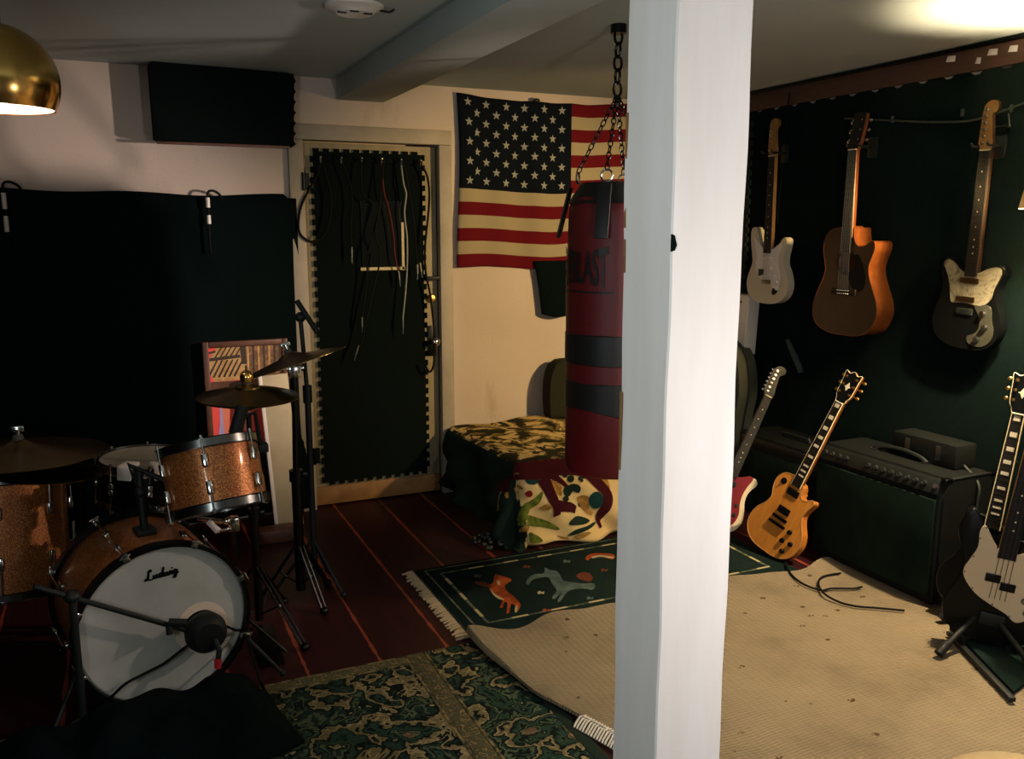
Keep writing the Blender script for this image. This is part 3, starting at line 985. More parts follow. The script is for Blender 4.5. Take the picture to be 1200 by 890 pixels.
layon(k, [(1000 + 52 * math.cos(a), 295 + 60 * math.sin(a)) for a in [2 * PI * i / 10 for i in range(10)]], L0 + .002)
layon(k, [(470, 130), (510, 90), (570, 110), (580, 150), (540, 180), (490, 170)], L0)
k.mi = 4
layon(k, [(860, 270), (920, 255), (960, 290), (950, 350), (980, 390), (950, 410), (905, 370), (870, 320)], L0)
layon(k, [(580, 345), (620, 318), (660, 330), (655, 355), (610, 360)], L0)
layon(k, [(650, 150), (690, 150), (740, 200), (735, 260), (700, 240), (675, 190)], L0)
layon(k, [(1030, 140), (1075, 130), (1100, 190), (1090, 235), (1050, 200)], L0)
layon(k, [(400, 95), (430, 95), (446, 120), (430, 146), (404, 135)], L0)
layon(k, [(835, 560), (900, 535), (960, 535), (930, 560), (870, 580)], L0)
layon(k, [(710, 555), (750, 560), (800, 570), (790, 595), (745, 585)], L0)
layon(k, [(440, 510), (470, 480), (500, 490), (480, 520), (420, 545)], L0)
for pts in ([(275, 245), (300, 200), (325, 190), (320, 215), (295, 245)], [(390, 190), (420, 215), (435, 245), (410, 248)], [(425, 175), (465, 200), (455, 215), (430, 195)], [(330, 240), (350, 225), (352, 270), (335, 276)]):
    layon(k, pts, L0)
k.mi = 5
layon(k, [(480, 240), (510, 220), (530, 245), (515, 268), (490, 265)], L0)
k.mi = 0   # maroon branches
stroke(k, [(300, 70), (420, 80), (560, 75), (700, 50), (830, 55), (930, 90), (1010, 170), (1080, 250), (1080, 330), (1040, 390), (1010, 440), (1030, 500)], lambda s: .042 - .034 * s ** 1.5, L0 + .001)
stroke(k, [(600, 130), (630, 190), (670, 270), (700, 330), (708, 405)], lambda s: .036 - .018 * s, L0 + .001)
stroke(k, [(690, 330), (750, 340), (810, 350), (845, 368)], lambda s: .024 - .006 * s, L0 + .001)
stroke(k, [(650, 100), (720, 140), (780, 185)], lambda s: .02 - .012 * s, L0 + .001)
o = k.build('woven_motifs', ['e_red', 'e_green', 'e_dark', 'e_teal', 'e_gold', 'e_berry'], cov, loc=t.location); o.location = (0, 0, 0)
# bunched sequinned trim lying on the floor at the corner of the throw
k = MB()
for i in range(26):
    P = fl(random.uniform(556, 592), random.uniform(628, 644), .012)
    k.ball(P + V((0, 0, random.uniform(0, .03))), random.uniform(.01, .022), (1, 1, .7), 8)
o = k.build('bunched_trim', M('bunched_dark_trim', (22, 26, 22), .4, var=((110, 104, 80), 60, .58, .66)), t, loc=t.location); o.location = (0, 0, 0)

# ================================================================ FLAG
FW = .118 * 13
def flagpt(u, v):
    """u along the fly 0..1.9, v down from the top 0..1 (metres)"""
    # sags between the pins; hangs slightly off the wall
    x = 1.735 + u * .94
    sag = .022 * math.sin(min(u, .75) / .75 * PI) * -1 + (-.02 * math.sin((u - .5) * 5) if u > .5 else 0)
    z = 2.215 - v + sag * (1 - .5 * v) + .012 * math.sin(u * 8) * v
    x -= .0 * v
    y = YB - .022 - .010 * math.sin(u * 11 + 1) * (.3 + v) - .008 * math.sin(u * 27)
    return V((x + (.012 * math.sin(v * 5) if u < .1 else 0), y, z))
FH = .93; UW = .74; UF = 1.20
t = thing('flag', 'American flag pinned flat to the wall between the door and the punching bag', 'flag', (1.735, YB, 1.28))
k = MB(); NV = 65; NU = 60
k.grid(lambda u, v: flagpt(u * UF, FH * v), NU, NV)
k.bm.faces.ensure_lookup_table()
for idx, f in enumerate(k.bm.faces):
    j = idx // NU; i = idx % NU
    st = j * 13 // NV
    cu_ = (i + .5) / NU * UF
    f.material_index = 2 if (cu_ < UW and st < 7) else (0 if st % 2 == 0 else 1)
o = k.build('cloth', ['flagred', 'flagwhite', 'flagblue'], t, loc=t.location, solid=.003); o.location = (0, 0, 0)
k = MB()
for r in range(9):
    for c in range(6 if r % 2 == 0 else 5):
        u = UW * ((c + .5) / 6 if r % 2 == 0 else (c + 1) / 6); v = FH * 7 / 13 * (r + .75) / 9.6
        R0 = .026; vs = []
        P = flagpt(u, v) + V((0, -.0045, 0))
        ring = []
        for a in range(10):
            rr = R0 if a % 2 == 0 else R0 * .4
            q = flagpt(u + rr * math.sin(a * PI / 5) , v - rr * math.cos(a * PI / 5)); q.y -= .0042; ring.append(q)
        k._mk([P] + ring, [(0, 1 + a, 1 + (a + 1) % 10) for a in range(10)])
o = k.build('stars', 'flagstar', t, loc=t.location); o.location = (0, 0, 0)
k = MB(); P = flagpt(.5, 0); k.ball((P.x, P.y - .01, P.z + .004), .014, (1.5, .6, .8)); o = k.build('pin_clip', 'black', t, loc=t.location); o.location = (0, 0, 0)

# black jacket-like cloth hanging under the flag
def jk(u, v):
    a = aty(625 + 3 * math.sin(v * 3) + 8 * v * v, 306 + 62 * v, YB - .03)
    x = a.x + .5 * u
    return V((x, YB - .03 - .02 * math.sin(u * 12) * v - .012, a.z - .05 * u * (v ** 2) + (-.012 * math.sin(u * 9)) * v))
k = MB(); k.grid(jk, 24, 16)
tag(k.build('hanging_cloth', 'cloth', solid=.01, loc=jk(0, 0)), 'black cloth hanging below the flag behind the punching bag', 'cloth')

# dark bolster standing on the chest behind the punching bag
c0 = aty(640, 480, 4.44); c1 = aty(640, 424, 4.44)
wv_, hv_ = .30, c1.z - .40
t = tag(MB().prism(catmull([(-wv_ / 2 + .01, .0, 0), (-wv_ / 2, hv_ * .35, 0), (-wv_ / 2 + .008, hv_ * .72, 0), (-wv_ / 2 + .045, hv_ * .96, 0), (-wv_ / 2 + .10, hv_, 0), (wv_ / 2 - .10, hv_, 0), (wv_ / 2 - .045, hv_ * .96, 0), (wv_ / 2 - .008, hv_ * .72, 0), (wv_ / 2, hv_ * .35, 0), (wv_ / 2 - .01, .0, 0)], 5, False), -.05, .05, frame((0, 0, 0), (0, 0, 1), (0, -1, 0)), .02, 3).build('cushion', 'olivefab'),
    'dark olive round-topped cushion standing on the draped chest behind the punching bag', 'cushion')
t.location = (c0.x + wv_ / 2, 4.44, .405)

# ================================================================ PUNCHING BAG
bx, by = 1.772, 2.945
br = .182
zb0, zb1 = .535, 1.665
t = thing('punching_bag', 'red punching bag with black bands hanging on chains beside the post', 'punching bag', (bx, by, zb0))
h = zb1 - zb0
prof = [(.001, 0), (br * .8, .0), (br * .96, .012), (br, .04), (br * 1.005, .3), (br, .7), (br * .99, h - .12), (br * .95, h - .06), (br * .7, h - .004), (br * .4, h), (.001, h)]
k = MB(); k.lathe(prof, 64)
for v in k.bm.verts:
    a = math.atan2(v.co.y, v.co.x)
    if .03 < v.co.z < h - .05:
        f = 1 + .012 * math.sin(a * 3 + v.co.z * 9) + .008 * math.sin(a * 7 - v.co.z * 15)
        v.co.x *= f; v.co.y *= f
k.build('bag_shell', 'bagred', t)
def zat(y): return aty(700, y, by - br).z - zb0
for ya, yb in ((398, 433), (456, 492)):
    z1, z0 = zat(ya), zat(yb)
    k = MB(); k.lathe([(br * 1.0, z0 - .004), (br * 1.028, z0), (br * 1.03, (z0 + z1) / 2), (br * 1.028, z1), (br * 1.0, z1 + .004)], 64)
    if ya > 450:
        for v in k.bm.verts:
            a = math.atan2(v.co.y, v.co.x)
            if v.co.z < (z0 + z1) / 2 - .01: v.co.z += .018 * math.sin(a * 2 + 1.0) - (.03 if math.sin(a + .6) > .2 else 0)
    k.build('black_band', 'bagblack', t)
k = MB(); k.lathe([(br * 1.012, h - .075), (br * .72, h + .004), (.001, h + .012)], 48); k.build('top_cap', 'bagblack', t)
# maker's word on the shell
vs, fs = text_mesh('EVERLAST', .16, None, .004, .9)
wmin = min(v.x for v in vs); wmax = max(v.x for v in vs); hmax = max(v.y for v in vs); hmin = min(v.y for v in vs)
camdir = math.atan2(-by, -bx)
zt = zat(315)
W_ = .25; Hh = .12
th0 = camdir - .79
out = []
for v in vs:
    s = (v.x - (wmin + wmax) / 2) / (wmax - wmin) * W_; zz_ = (v.y - (hmin + hmax) / 2) / (hmax - hmin) * Hh
    a = th0 + s / br
    zz_ *= 1 + .35 * (abs(s) / (W_ / 2)) ** 2
    out.append((br * 1.026 * math.cos(a), br * 1.026 * math.sin(a), zt + zz_))
k = MB(); k._mk(out, fs); k.build('lettering', 'bagblack', t)
k = MB()
zl = zat(345)
for i in range(20):
    a0 = th0 - .8 + 1.6 * i / 20; a1 = th0 - .8 + 1.6 * (i + 1) / 20
    k._mk([(br * 1.026 * math.cos(a), br * 1.026 * math.sin(a), zl + dz_) for a, dz_ in ((a0, -.004), (a1, -.004), (a1, .004), (a0, .004))], [(0, 1, 2, 3)])
k.build('printed_rule', 'bagblack', t)
top = V((0, 0, CZ - zb0 - .02)); knot = V((0, 0, 1.99 - zb0))
for i in range(4):
    a = camdir - .22 + i * PI / 2
    A = V((br * .985 * math.cos(a), br * .985 * math.sin(a), h - .05))
    m = frame(A, V((-.25 * math.cos(a), -.25 * math.sin(a), 1)), (math.cos(a), math.sin(a), .2))
    k = MB(); k.box((0, -.06, .008), (.052, .2, .008), m, bevel=.003); k.build('strap', 'bagblack', t)
    R_ = A + V((-.03 * math.cos(a), -.03 * math.sin(a), .075))
    k = MB(); k.tube([R_ + V((.022 * math.cos(q) * -math.sin(a), .022 * math.cos(q) * math.cos(a), .022 * math.sin(q))) for q in [2 * PI * j / 14 for j in range(14)]], .004, 6, True)
    k.build('ring', 'chrome', t)
    def chain(mb, P, Q, L=.03, w=.009, r=.0028):
        P, Q = V(P), V(Q); n = max(2, int((Q - P).length / (L * .78))); dr = (Q - P).normalized()
        for s in range(n):
            c = P + (Q - P) * ((s + .5) / n)
            m2 = zframe(c, dr) @ Matrix.Rotation(PI / 2 * (s % 2), 4, 'Z')
            loop = [m2 @ V((w * math.cos(b), 0, L / 2 * math.sin(b))) for b in [2 * PI * j / 10 for j in range(10)]]
            mb.tube(loop, r, 5, True)
    k = MB(); chain(k, R_ + V((0, 0, .02)), knot); k.build('chain', 'steel_dark', t)
k = MB(); chain(k, knot + V((0, 0, .0)), top, .055, .017, .0055); k.build('hanging_chain', 'steel_dark', t)
k = MB(); k.cyl(top + V((0, 0, -.012)), top + V((0, 0, .02)), .03); k.build('ceiling_plate', 'steel_dark', t)
# ================================================================ DRUM KIT
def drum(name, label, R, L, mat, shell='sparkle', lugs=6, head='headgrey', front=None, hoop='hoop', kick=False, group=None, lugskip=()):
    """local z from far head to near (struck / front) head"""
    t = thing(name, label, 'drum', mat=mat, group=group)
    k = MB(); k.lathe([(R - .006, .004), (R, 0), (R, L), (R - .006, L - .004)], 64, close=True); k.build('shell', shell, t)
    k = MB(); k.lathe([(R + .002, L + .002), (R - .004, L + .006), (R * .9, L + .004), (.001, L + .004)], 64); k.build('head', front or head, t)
    k = MB(); k.lathe([(R + .002, -.002), (R - .004, -.006), (R * .9, -.004), (.001, -.004)], 64); k.build('head', head, t)
    for z0, sg in ((L, 1), (0, -1)):
        k = MB()
        if kick:
            k.lathe([(R + .003, z0 - .014 * sg), (R + .016, z0 - .014 * sg), (R + .016, z0 + .024 * sg), (R + .003, z0 + .024 * sg)], 64, close=True)
        else:
            k.lathe([(R + .003, z0 - .016 * sg), (R + .012, z0 - .018 * sg), (R + .008, z0 - .014 * sg), (R + .008, z0 + .010 * sg), (R + .011, z0 + .013 * sg), (R + .003, z0 + .012 * sg)], 64, close=True)
        k.build('hoop', hoop, t)
    for i in range(lugs):
        a = 2 * PI * (i + .5) / lugs
        if i in lugskip: continue
        ca, sa = math.cos(a), math.sin(a)
        rr = R + (.012 if not kick else .022)
        for zc, ze in ((L * .72, L + .014), (L * .30, -.014)):
            k = MB()
            m = frame((R * ca, R * sa, zc if L > .16 else L * .5 + (.012 if ze > 0 else -.012)), (0, 0, 1), (ca, sa, 0))
            k.box((0, 0, .009), (.020, .045 if L > .16 else .024, .018), m, bevel=.006, seg=3)
            k.cyl((rr * ca, rr * sa, zc), (rr * ca, rr * sa, ze), .0032, seg=8)
            k.cyl((rr * ca, rr * sa, ze - .004), (rr * ca, rr * sa, ze + .008), .006, seg=8)
            if kick:
                sg = 1 if ze > L * .5 else -1
                k.box((R + .014, 0, ze + .004 * sg), (.028, .022, .02), Matrix.Rotation(a, 4, 'Z'), bevel=.004)
                m = Matrix.Rotation(a, 4, 'Z')
                k.box((R + .024, 0, ze + .02 * sg), (.006, .034, .008), m, bevel=.002)
            k.build('lug', 'chrome', t)
    return t


# ---- bass drum
kc = dep(193, 738, 2.715)
kb = dep(160, 695, 2.99)
kax = (kc - kb); kax.z = 0; kax.normalize()
KR, KL = .25, .36
kbase = V((kc.x, kc.y, KR + .034)) - kax * KL
km = zframe(kbase, kax, kax.cross(V((0, 0, 1))) * -1)
km = Matrix((V((kax.y * -1, kax.x, 0)), V((0, 0, 1)), kax)).transposed().to_4x4()
if km.to_3x3().determinant() < 0: km = Matrix((V((kax.y, -kax.x, 0)) * -1 * -1, V((0, 0, 1)), kax)).transposed().to_4x4()
km.translation = kbase
kick = drum('bass_drum', 'bass drum with white front head and a mic at its port', KR, KL, km, 'sparkle', 8, 'headgrey', 'headwhite', 'gloss_black', True)
inv = km.inverted()
# head lettering, port ring and port
def khead(px, py):
    q = ray(px, py); n_ = kax; P0 = km @ V((0, 0, KL + .0055)); t_ = (P0 - CO).dot(n_) / q.dot(n_)
    return inv @ (CO + q * t_)
pc = khead(236, 735)
k = MB(); k.lathe([(.056, .0), (.082, .0), (.082, .0015), (.056, .0015)], 40, Matrix.Translation((pc.x, pc.y, KL + .0045)), True); k.build('port_ring', 'ring', kick)
k = MB(); k.disc(.057, 0, 40, Matrix.Translation((pc.x, pc.y, KL + .0052))); k.build('port_hole', 'cloth', kick)
# script word: hand-drawn strokes, in units of letter height
strokes = [
    [(.40, .78), (.48, .92), (.40, 1.02), (.28, .90), (.20, .52), (.10, .16), (-.04, .0), (-.14, .06), (-.06, .16), (.14, .08), (.40, -.03), (.60, .03), (.70, .14)],           # L
    [(.70, .42), (.66, .14), (.76, .02), (.90, .16), (.98, .42), (.94, .10), (1.04, .02), (1.12, .12)],                                                       # u
    [(1.50, .38), (1.34, .44), (1.22, .24), (1.28, .03), (1.42, .08), (1.54, .40), (1.70, .98), (1.56, .40), (1.52, .08), (1.62, .02), (1.72, .12)],              # d
    [(1.78, .42), (1.74, .12), (1.86, .02), (1.98, .18), (2.02, .42), (2.00, .12), (2.10, .02), (2.24, .18), (2.30, .42), (2.40, .36)],                         # w
    [(2.46, .42), (2.42, .12), (2.50, .02), (2.60, .12)],                                                                                                    # i
    [(2.92, .38), (2.76, .44), (2.64, .24), (2.72, .03), (2.86, .10), (2.96, .42), (2.86, .0), (2.74, -.36), (2.56, -.34), (2.72, -.12), (3.02, .06), (3.12, .14)],  # g
]
lo = khead(172, 681); l1 = khead(210, 671)
lx_ = (l1 - lo); lx_.z = 0; Lw = lx_.length; lx_.normalize(); ly_ = V((-lx_.y, lx_.x, 0))
if ly_.y < 0: ly_ = -ly_
un = Lw / 3.15
k = MB()
def flatstroke(mb, pts, w, z, org, ex, ey, u):
    c = catmull([(a, b, 0) for a, b in pts], 6, False); n = len(c); vs = []; fs = []
    for i, p in enumerate(c):
        t_ = (c[min(i + 1, n - 1)] - c[max(i - 1, 0)]).normalized(); nn = V((-t_.y, t_.x, 0))
        ww = w * (.65 + .55 * abs(t_.y))
        for s in (-1, 1):
            q = p + nn * ww * s
            P = org + ex * (q.x * u) + ey * (q.y * u * 1.0); vs.append((P.x, P.y, z))
    for i in range(n - 1): fs.append((2 * i, 2 * i + 1, 2 * i + 3, 2 * i + 2))
    mb._mk(vs, fs)
for s in strokes: flatstroke(k, s, .10, KL + .0062, lo, lx_, ly_, un * 1.0)
P = lo + lx_ * 2.5 * un + ly_ * .68 * un
k.disc(.10 * un, KL + .0062, 10, Matrix.Translation((P.x, P.y, 0)))
k.build('lettering', 'gloss_black', kick)
# spurs
for px_, sx in ((298, 1), (95, -1)):
    a = math.radians(-25 if True else 0)
    A = V((sx * KR * .92, -KR * .35, KL * .8)); B = V((sx * KR * 1.42, -KR - .012, KL * 1.12))
    if (km @ A).x < (km @ V((0, 0, 0))).x and sx > 0: pass
    k = MB(); k.cyl(A, B, .007, seg=10); k.ball(B, .011); k.box(A, (.03, .05, .05), bevel=.006); k.build('spur', 'black', kick)
k = MB(); k.cyl((0, KR, KL * .55), (0, KR + .13, KL * .5), .013); k.box((0, KR + .008, KL * .55), (.06, .02, .07), bevel=.005); k.build('tom_post', 'black', kick)

# ---- mic in front of the port, boom stand
mp = km @ V((pc.x, pc.y, KL + .035))
def C_(x, y, z): return inv @ V((x, y, z))
front = kax
mic = thing('bass_drum_mic', 'fat black microphone aimed into the bass drum port', 'microphone', mp)
mz = zframe((0, 0, 0), front, (1, 0, 0)); mz = Matrix.Rotation(.25, 4, 'Y') @ mz @ Matrix.Scale(1.3, 4)
k = MB(); k.lathe([(.001, -.022), (.035, -.022), (.046, -.008), (.050, .012), (.046, .03), (.034, .042), (.001, .045)], 32, mz); k.build('mic_head', 'rubber', mic)
e1 = dep(252, 750, mp.dot(CF) - CO.dot(CF) - .03) - mp
k = MB(); k.cyl((.01, -.01, 0), e1, .022, .015); k.build('mic_body', 'rubber', mic)
e2 = dep(256, 772, (mp - CO).dot(CF) - .04) - mp
k = MB(); k.tube([e1, (e1 + e2) / 2 + V((.006, -.01, 0)), e2], .009, 8); k.build('connector', 'rubber', mic)
k = MB(); k.tube([e2 + V((-.002, -.004, .0)), e2 + V((-.004, -.005, -.028))], .011, 8); k.build('red_tag', 'red_tape', mic)

kd = (mp - CO).dot(CF)
st_base = fl(62, 850); st_base.z = 0
ms = thing('boom_mic_stand', 'low black boom mic stand reaching across the front of the bass drum', 'microphone stand', st_base)
bl = km @ (khead(80, 692) + V((0, 0, .055))); br_ = mp + front * .02
k = MB(); k.cyl(bl - st_base + (bl - br_) * .25, br_ - st_base + V((-.045, 0, .012)), .008, seg=10)
pk = br_ + (bl - br_) * .30 - st_base
k.cyl(pk, pk + V((.05, 0, -.012)), .013, seg=10); k.build('boom_arm', 'black', ms)
topst = V((bl.x - .0, bl.y, bl.z)) - st_base
k = MB(); k.cyl((topst.x, topst.y, .05), topst, .011); k.ball(topst, .024, (1, 1, .8)); k.build('pole', 'black', ms)
for a in (200, 320, 80):
    k = MB(); a = math.radians(a); k.cyl((topst.x, topst.y, .09), (topst.x + .2 * math.cos(a), topst.y + .2 * math.sin(a), .012), .007, seg=8); k.ball((topst.x + .2 * math.cos(a), topst.y + .2 * math.sin(a), .014), .013); k.build('leg', 'black', ms)
k = MB(); k.cyl(pk + V((-.0, -.004, -.01)), pk + V((0, -.01, -.035)), .010, seg=10); k.build('knob', 'rubber', ms)

# cables on the bass drum front
def kp(x, y, off=.02):
    P = khead(x, y); P.z = KL + off; return km @ P
c = MB(); c.tube(catmull([kp(229, 741, .05), kp(212, 755, .04), kp(190, 774, .03), kp(165, 786, .035), kp(140, 797, .05), fl(120, 830, .05), fl(110, 850, .008)], 6, False), .0045, 7)
tag(c.build('mic_cable', 'cable', loc=mp), 'thin black cable drooping from the bass drum mic to lower left', 'cable')
c = MB(); c.tube(catmull([kp(250, 732, .03), kp(262, 732, .025), kp(272, 736, .025), kp(284, 742, .03), fl(306, 800, .12), fl(312, 812, .008)], 6, False), .0045, 7)
tag(c.build('mic_cable', 'cable', loc=mp), 'thin black cable leaving the bass drum mic to the right', 'cable')

# ---- bunched black blanket on the floor in front of the bass drum
def blanket(u, v):
    """ridge line of cloth lying against the head"""
    x0 = fl(96 + 235 * u, 838, 0)
    P = V((kc.x, kc.y, 0)) + V((kax.y * -1, kax.x, 0)) * 0
    side = V((-kax.y, kax.x, 0))
    s = -.56 + .82 * u
    ridge = .118 + .016 * math.sin(u * 15) + .012 * math.sin(u * 31 + 1) + (-.035 * math.exp(-((u - .06) / .07) ** 2)) - .05 * max(0, (u - .80) / .2)
    d0 = .035 + .37 * v
    prof = math.sin(PI * min(1, (.26 + .74 * v))) ** .7 if v < .995 else 0
    z = max(.006, ridge * prof + .018 * math.sin(u * 23 + v * 9) * math.sin(v * PI) + .012 * math.sin(u * 11 - v * 17) * math.sin(v * PI))
    if v >= .995: z = .009
    w = .03 * math.sin(u * 9) * v
    edge = min(u, 1 - u) / .06
    if edge < 1: z = .009 + (z - .009) * max(0, edge)
    b = V((kc.x, kc.y, 0)) + side * s + kax * (d0 + w + .03)
    return V((b.x, b.y, z + .004))
k = MB(); k.grid(blanket, 90, 36)
bl_ = k.build('floor_blanket', 'cloth', solid=.006, loc=V((kc.x, kc.y, 0)) + kax * .25)
tag(bl_, 'black blanket bunched on the carpet against the front of the bass drum', 'blanket')

# ---- mounted tom
tt = dep(244, 523, 2.86); tb_ = dep(250, 592, 2.84)
tax = ((tt - tb_).normalized() - CR * .10).normalized()
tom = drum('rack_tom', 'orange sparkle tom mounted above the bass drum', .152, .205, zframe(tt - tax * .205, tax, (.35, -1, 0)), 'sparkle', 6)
# bracket arm from the bass drum to the tom
kt = km @ V((0, KR + .13, KL * .5))
tomi = tom.matrix_world.inverted() if False else zframe(tt - tax * .205, tax, (.35, -1, 0)).inverted()
cpt = tt - tax * .11
k = MB(); A = tomi @ kt; B = tomi @ (cpt + V((-.155, .05, 0)) * .96)
k.cyl(A, A + (tomi.to_3x3() @ V((0, .03, .06))), .012, seg=10); k.tube([A, A + (tomi.to_3x3() @ V((-.03, .06, .08))), B], .010, 8); k.ball(A, .02); k.build('mount_arm', 'black', tom)

# little mic clipped on the tom rim
P = dep(276, 512, 2.80); Q = dep(284, 476, 2.80)
t = thing('tom_mic', 'stubby black microphone with grey grille clipped over the sparkle tom', 'microphone', P)
k = MB(); k.cyl((0, 0, .01), Q - P, .022, .019); k.build('mic_body', 'rubber', t)
k = MB(); k.ball((0, 0, -.002), .024, (1, 1, .95)); k.build('grille', 'greyfab', t)
k = MB(); k.tube([(Q - P) * .55, (Q - P) * .55 + V((.05, .0, .02)), V((.075, .01, -.01)), V((.085, .02, -.045))], .008, 8); k.box((.088, .02, -.05), (.03, .035, .03), bevel=.005); k.build('clip', 'rubber', t)

# ---- floor tom
fax = V((.02, .20, 1)).normalized(); fb = dep(2, 560, 3.12) - fax * .40
ft = drum('floor_tom', 'orange sparkle floor tom at the left edge under the ride cymbal', .205, .40, zframe(fb, fax, (.45, -1, 0)), 'sparkle', 8)
for a in (-60, 60, 180):
    a = math.radians(a)
    k = MB(); x, y = .222 * math.cos(a), .222 * math.sin(a)
    k.tube([(x, y, .22), (x, y, -.10), (x * 1.12, y * 1.12, -.19), (x * 1.12, y * 1.12, -fb.z + .02 + .2 * y * 1.1)], .0055, 8); k.box((x * .97, y * .97, .12), (.03, .03, .05), bevel=.006); k.ball((x * 1.12, y * 1.12, -fb.z + .02 + .2 * y * 1.1), .011); k.build('leg', 'chrome', ft)
k = MB()
vs = []
for i in range(13):
    a = math.radians(-75 + 40 * i / 12)
    vs += [((.2065) * math.cos(a), .2065 * math.sin(a), .30), (.2065 * math.cos(a), .2065 * math.sin(a), .318)]
# ---- snare behind
sc_ = dep(172, 536, 3.2)
sm = zframe(sc_ - V((.02, 0, .98)) * .15, (.06, -.04, 1), (.4, -1, 0))
sn = drum('snare_drum', 'dark metal snare drum behind the sparkle tom, with pale cloth pads on its rim', .165, .14, sm, 'steel_dark', 8)
k = MB()
for px_, py_, s in ((188, 527, .026), (152, 535, .022)):
    P = sm.inverted() @ dep(px_, py_, 3.05)
    a = math.atan2(P.y, P.x)
    for (r_, z_, sz) in ((.15, .158, (.07, .05, .016)), (.182, .138, (.012, .05, .05))):
        k.box((r_, 0, z_), sz, Matrix.Rotation(a, 4, 'Z'), bevel=.005)
k.build('cloth_pad', 'creamlit', sn)
snb = sm.translation
t = thing('snare_stand', 'chrome tripod stand under the snare drum', 'drum stand', (snb.x, snb.y, 0))
zt_ = snb.z
k = MB(); k.cyl((0, 0, .12), (0, 0, zt_ - .06), .012); k.build('pole', 'dull_chrome', t)
for a in (30, 150, 270):
    a = math.radians(a)
    k = MB(); k.tube([(0, 0, zt_ - .08), (.1 * math.cos(a), .1 * math.sin(a), zt_ - .05), (.165 * math.cos(a), .165 * math.sin(a), zt_ - .015), (.172 * math.cos(a), .172 * math.sin(a), zt_ + .01)], .007, 8); k.build('basket_arm', 'dull_chrome', t)
    k = MB(); k.cyl((0, 0, .2), (.24 * math.cos(a), .24 * math.sin(a), .012), .006, seg=8); k.ball((.24 * math.cos(a), .24 * math.sin(a), .013), .013); k.build('leg', 'dull_chrome', t)


# ---- cymbals
def cymbal(name, label, P, R, nrm, group=None, cup=.05):
    t = thing(name, label, 'cymbal', mat=zframe(P, nrm), group=group)
    k = MB()
    prof = [(.006, cup * .5 + .006), (.022, cup * .5 + .003), (.04, cup * .38), (R * .24, .012), (R * .5, .004), (R * .8, -.006), (R, -.016), (R, -.0175), (R * .8, -.0085), (R * .5, .0015), (R * .24, .0095), (.038, cup * .34), (.02, cup * .5), (.006, cup * .5 + .003)]
    k.lathe(prof, 64, close=True); k.build('disc', 'cymbal', t)
    k = MB(); k.cyl((0, 0, .028), (0, 0, .044), .017, .014); k.build('felt', 'greyfab', t)
    k = MB(); k.cyl((0, 0, .044), (0, 0, .062), .008); k.box((0, 0, .062), (.036, .006, .018), bevel=.003); k.build('wing_nut', 'chrome', t)
    return t


def tripod(t, top, spread=.28, r=.011, m='dull_chrome', base_h=.30, angs=(20, 140, 260), legm=None):
    """top relative to the base"""
    k = MB(); k.cyl((0, 0, .05), (0, 0, top.z * .55), r * 1.25); k.build('lower_pole', m, t)
    k = MB(); k.cyl((0, 0, top.z * .55), top, r * .8); k.cyl((0, 0, top.z * .55 - .02), (0, 0, top.z * .55 + .025), r * 1.7); k.box((r * 2, 0, top.z * .55), (.03, .008, .02), bevel=.003); k.build('upper_pole', m, t)
    for a in angs:
        a = math.radians(a); x, y = math.cos(a), math.sin(a)
        k = MB()
        for s in (-1, 1):
            k.cyl((-y * .009 * s, x * .009 * s, base_h), (spread * x - y * .009 * s, spread * y + x * .009 * s, .014), .0045, seg=8)
        k.cyl((0, 0, .07), (spread * .5 * x, spread * .5 * y, base_h * .5 + .005), .004, seg=8)
        k.ball((spread * x, spread * y, .015), .015, (1.2, 1.2, 1)); k.build('leg', legm or m, t)


cp = dep(341, 422, 3.38)
cymbal('crash_cymbal', 'tilted crash cymbal at the top of the tall chrome stand by the door', cp, .215, -CD * .94 - CR * .30 - CF * .13)
cb = V((cp.x, cp.y, 0))
t = thing('cymbal_stand', 'tall chrome cymbal stand in front of the door', 'cymbal stand', cb)
top = dep(345, 432, 3.39) - cb
tripod(t, top, .17, .016, 'steel_dark', .26, (-70, 40, 170))
k = MB(); k.box(top + V((0, 0, -.01)), (.05, .035, .05), bevel=.008); k.cyl(top + V((-.03, 0, 0)), top + V((.035, 0, 0)), .012); k.cyl(top + V((0, 0, 0)), cp - cb + V((0, 0, .03)), .006); k.ball(top + V((.03, -.01, .03)), .018, (1, .6, 1)); k.build('tilter', 'chrome', t)

hp = dep(290, 461, 3.12)
hn = V((.02, -.03, 1))
cymbal('hi_hat_cymbal', 'upper hi-hat cymbal below the framed picture, its cup catching the light', hp + V((0, 0, .006)), .178, hn, 'hi-hat pair')
hh = thing('hi_hat_cymbal', 'lower hi-hat cymbal turned upside down under its twin', 'cymbal', mat=zframe(hp + V((0, 0, -.032)), -hn), group='hi-hat pair')
k = MB(); R = .178; cup = .05
k.lathe([(.006, .03), (.022, .028), (.04, .019), (R * .24, .012), (R * .5, .004), (R * .8, -.006), (R, -.016), (R, -.0175), (R * .8, -.0085), (R * .5, .0015), (R * .24, .0095), (.038, .016), (.02, .025), (.006, .027)], 64, close=True)
k.build('disc', 'cymbal', hh)
hb = V((hp.x, hp.y, 0))
t = thing('hi_hat_stand', 'chrome hi-hat stand with clutch knob, beside the sparkle tom', 'hi-hat stand', hb)
tripod(t, V((0, 0, hp.z - .075)), .25, .012, 'steel_dark', .27, (-60, 60, 180))
k = MB(); k.cyl((0, 0, hp.z - .08), (0, 0, hp.z + .10), .004); k.build('pull_rod', 'chrome', t)
k = MB(); k.ball((0, 0, hp.z + .058), .024, (1, 1, 1.1), 24); k.cyl((0, 0, hp.z + .028), (0, 0, hp.z + .08), .010); k.build('clutch', 'brass', t)
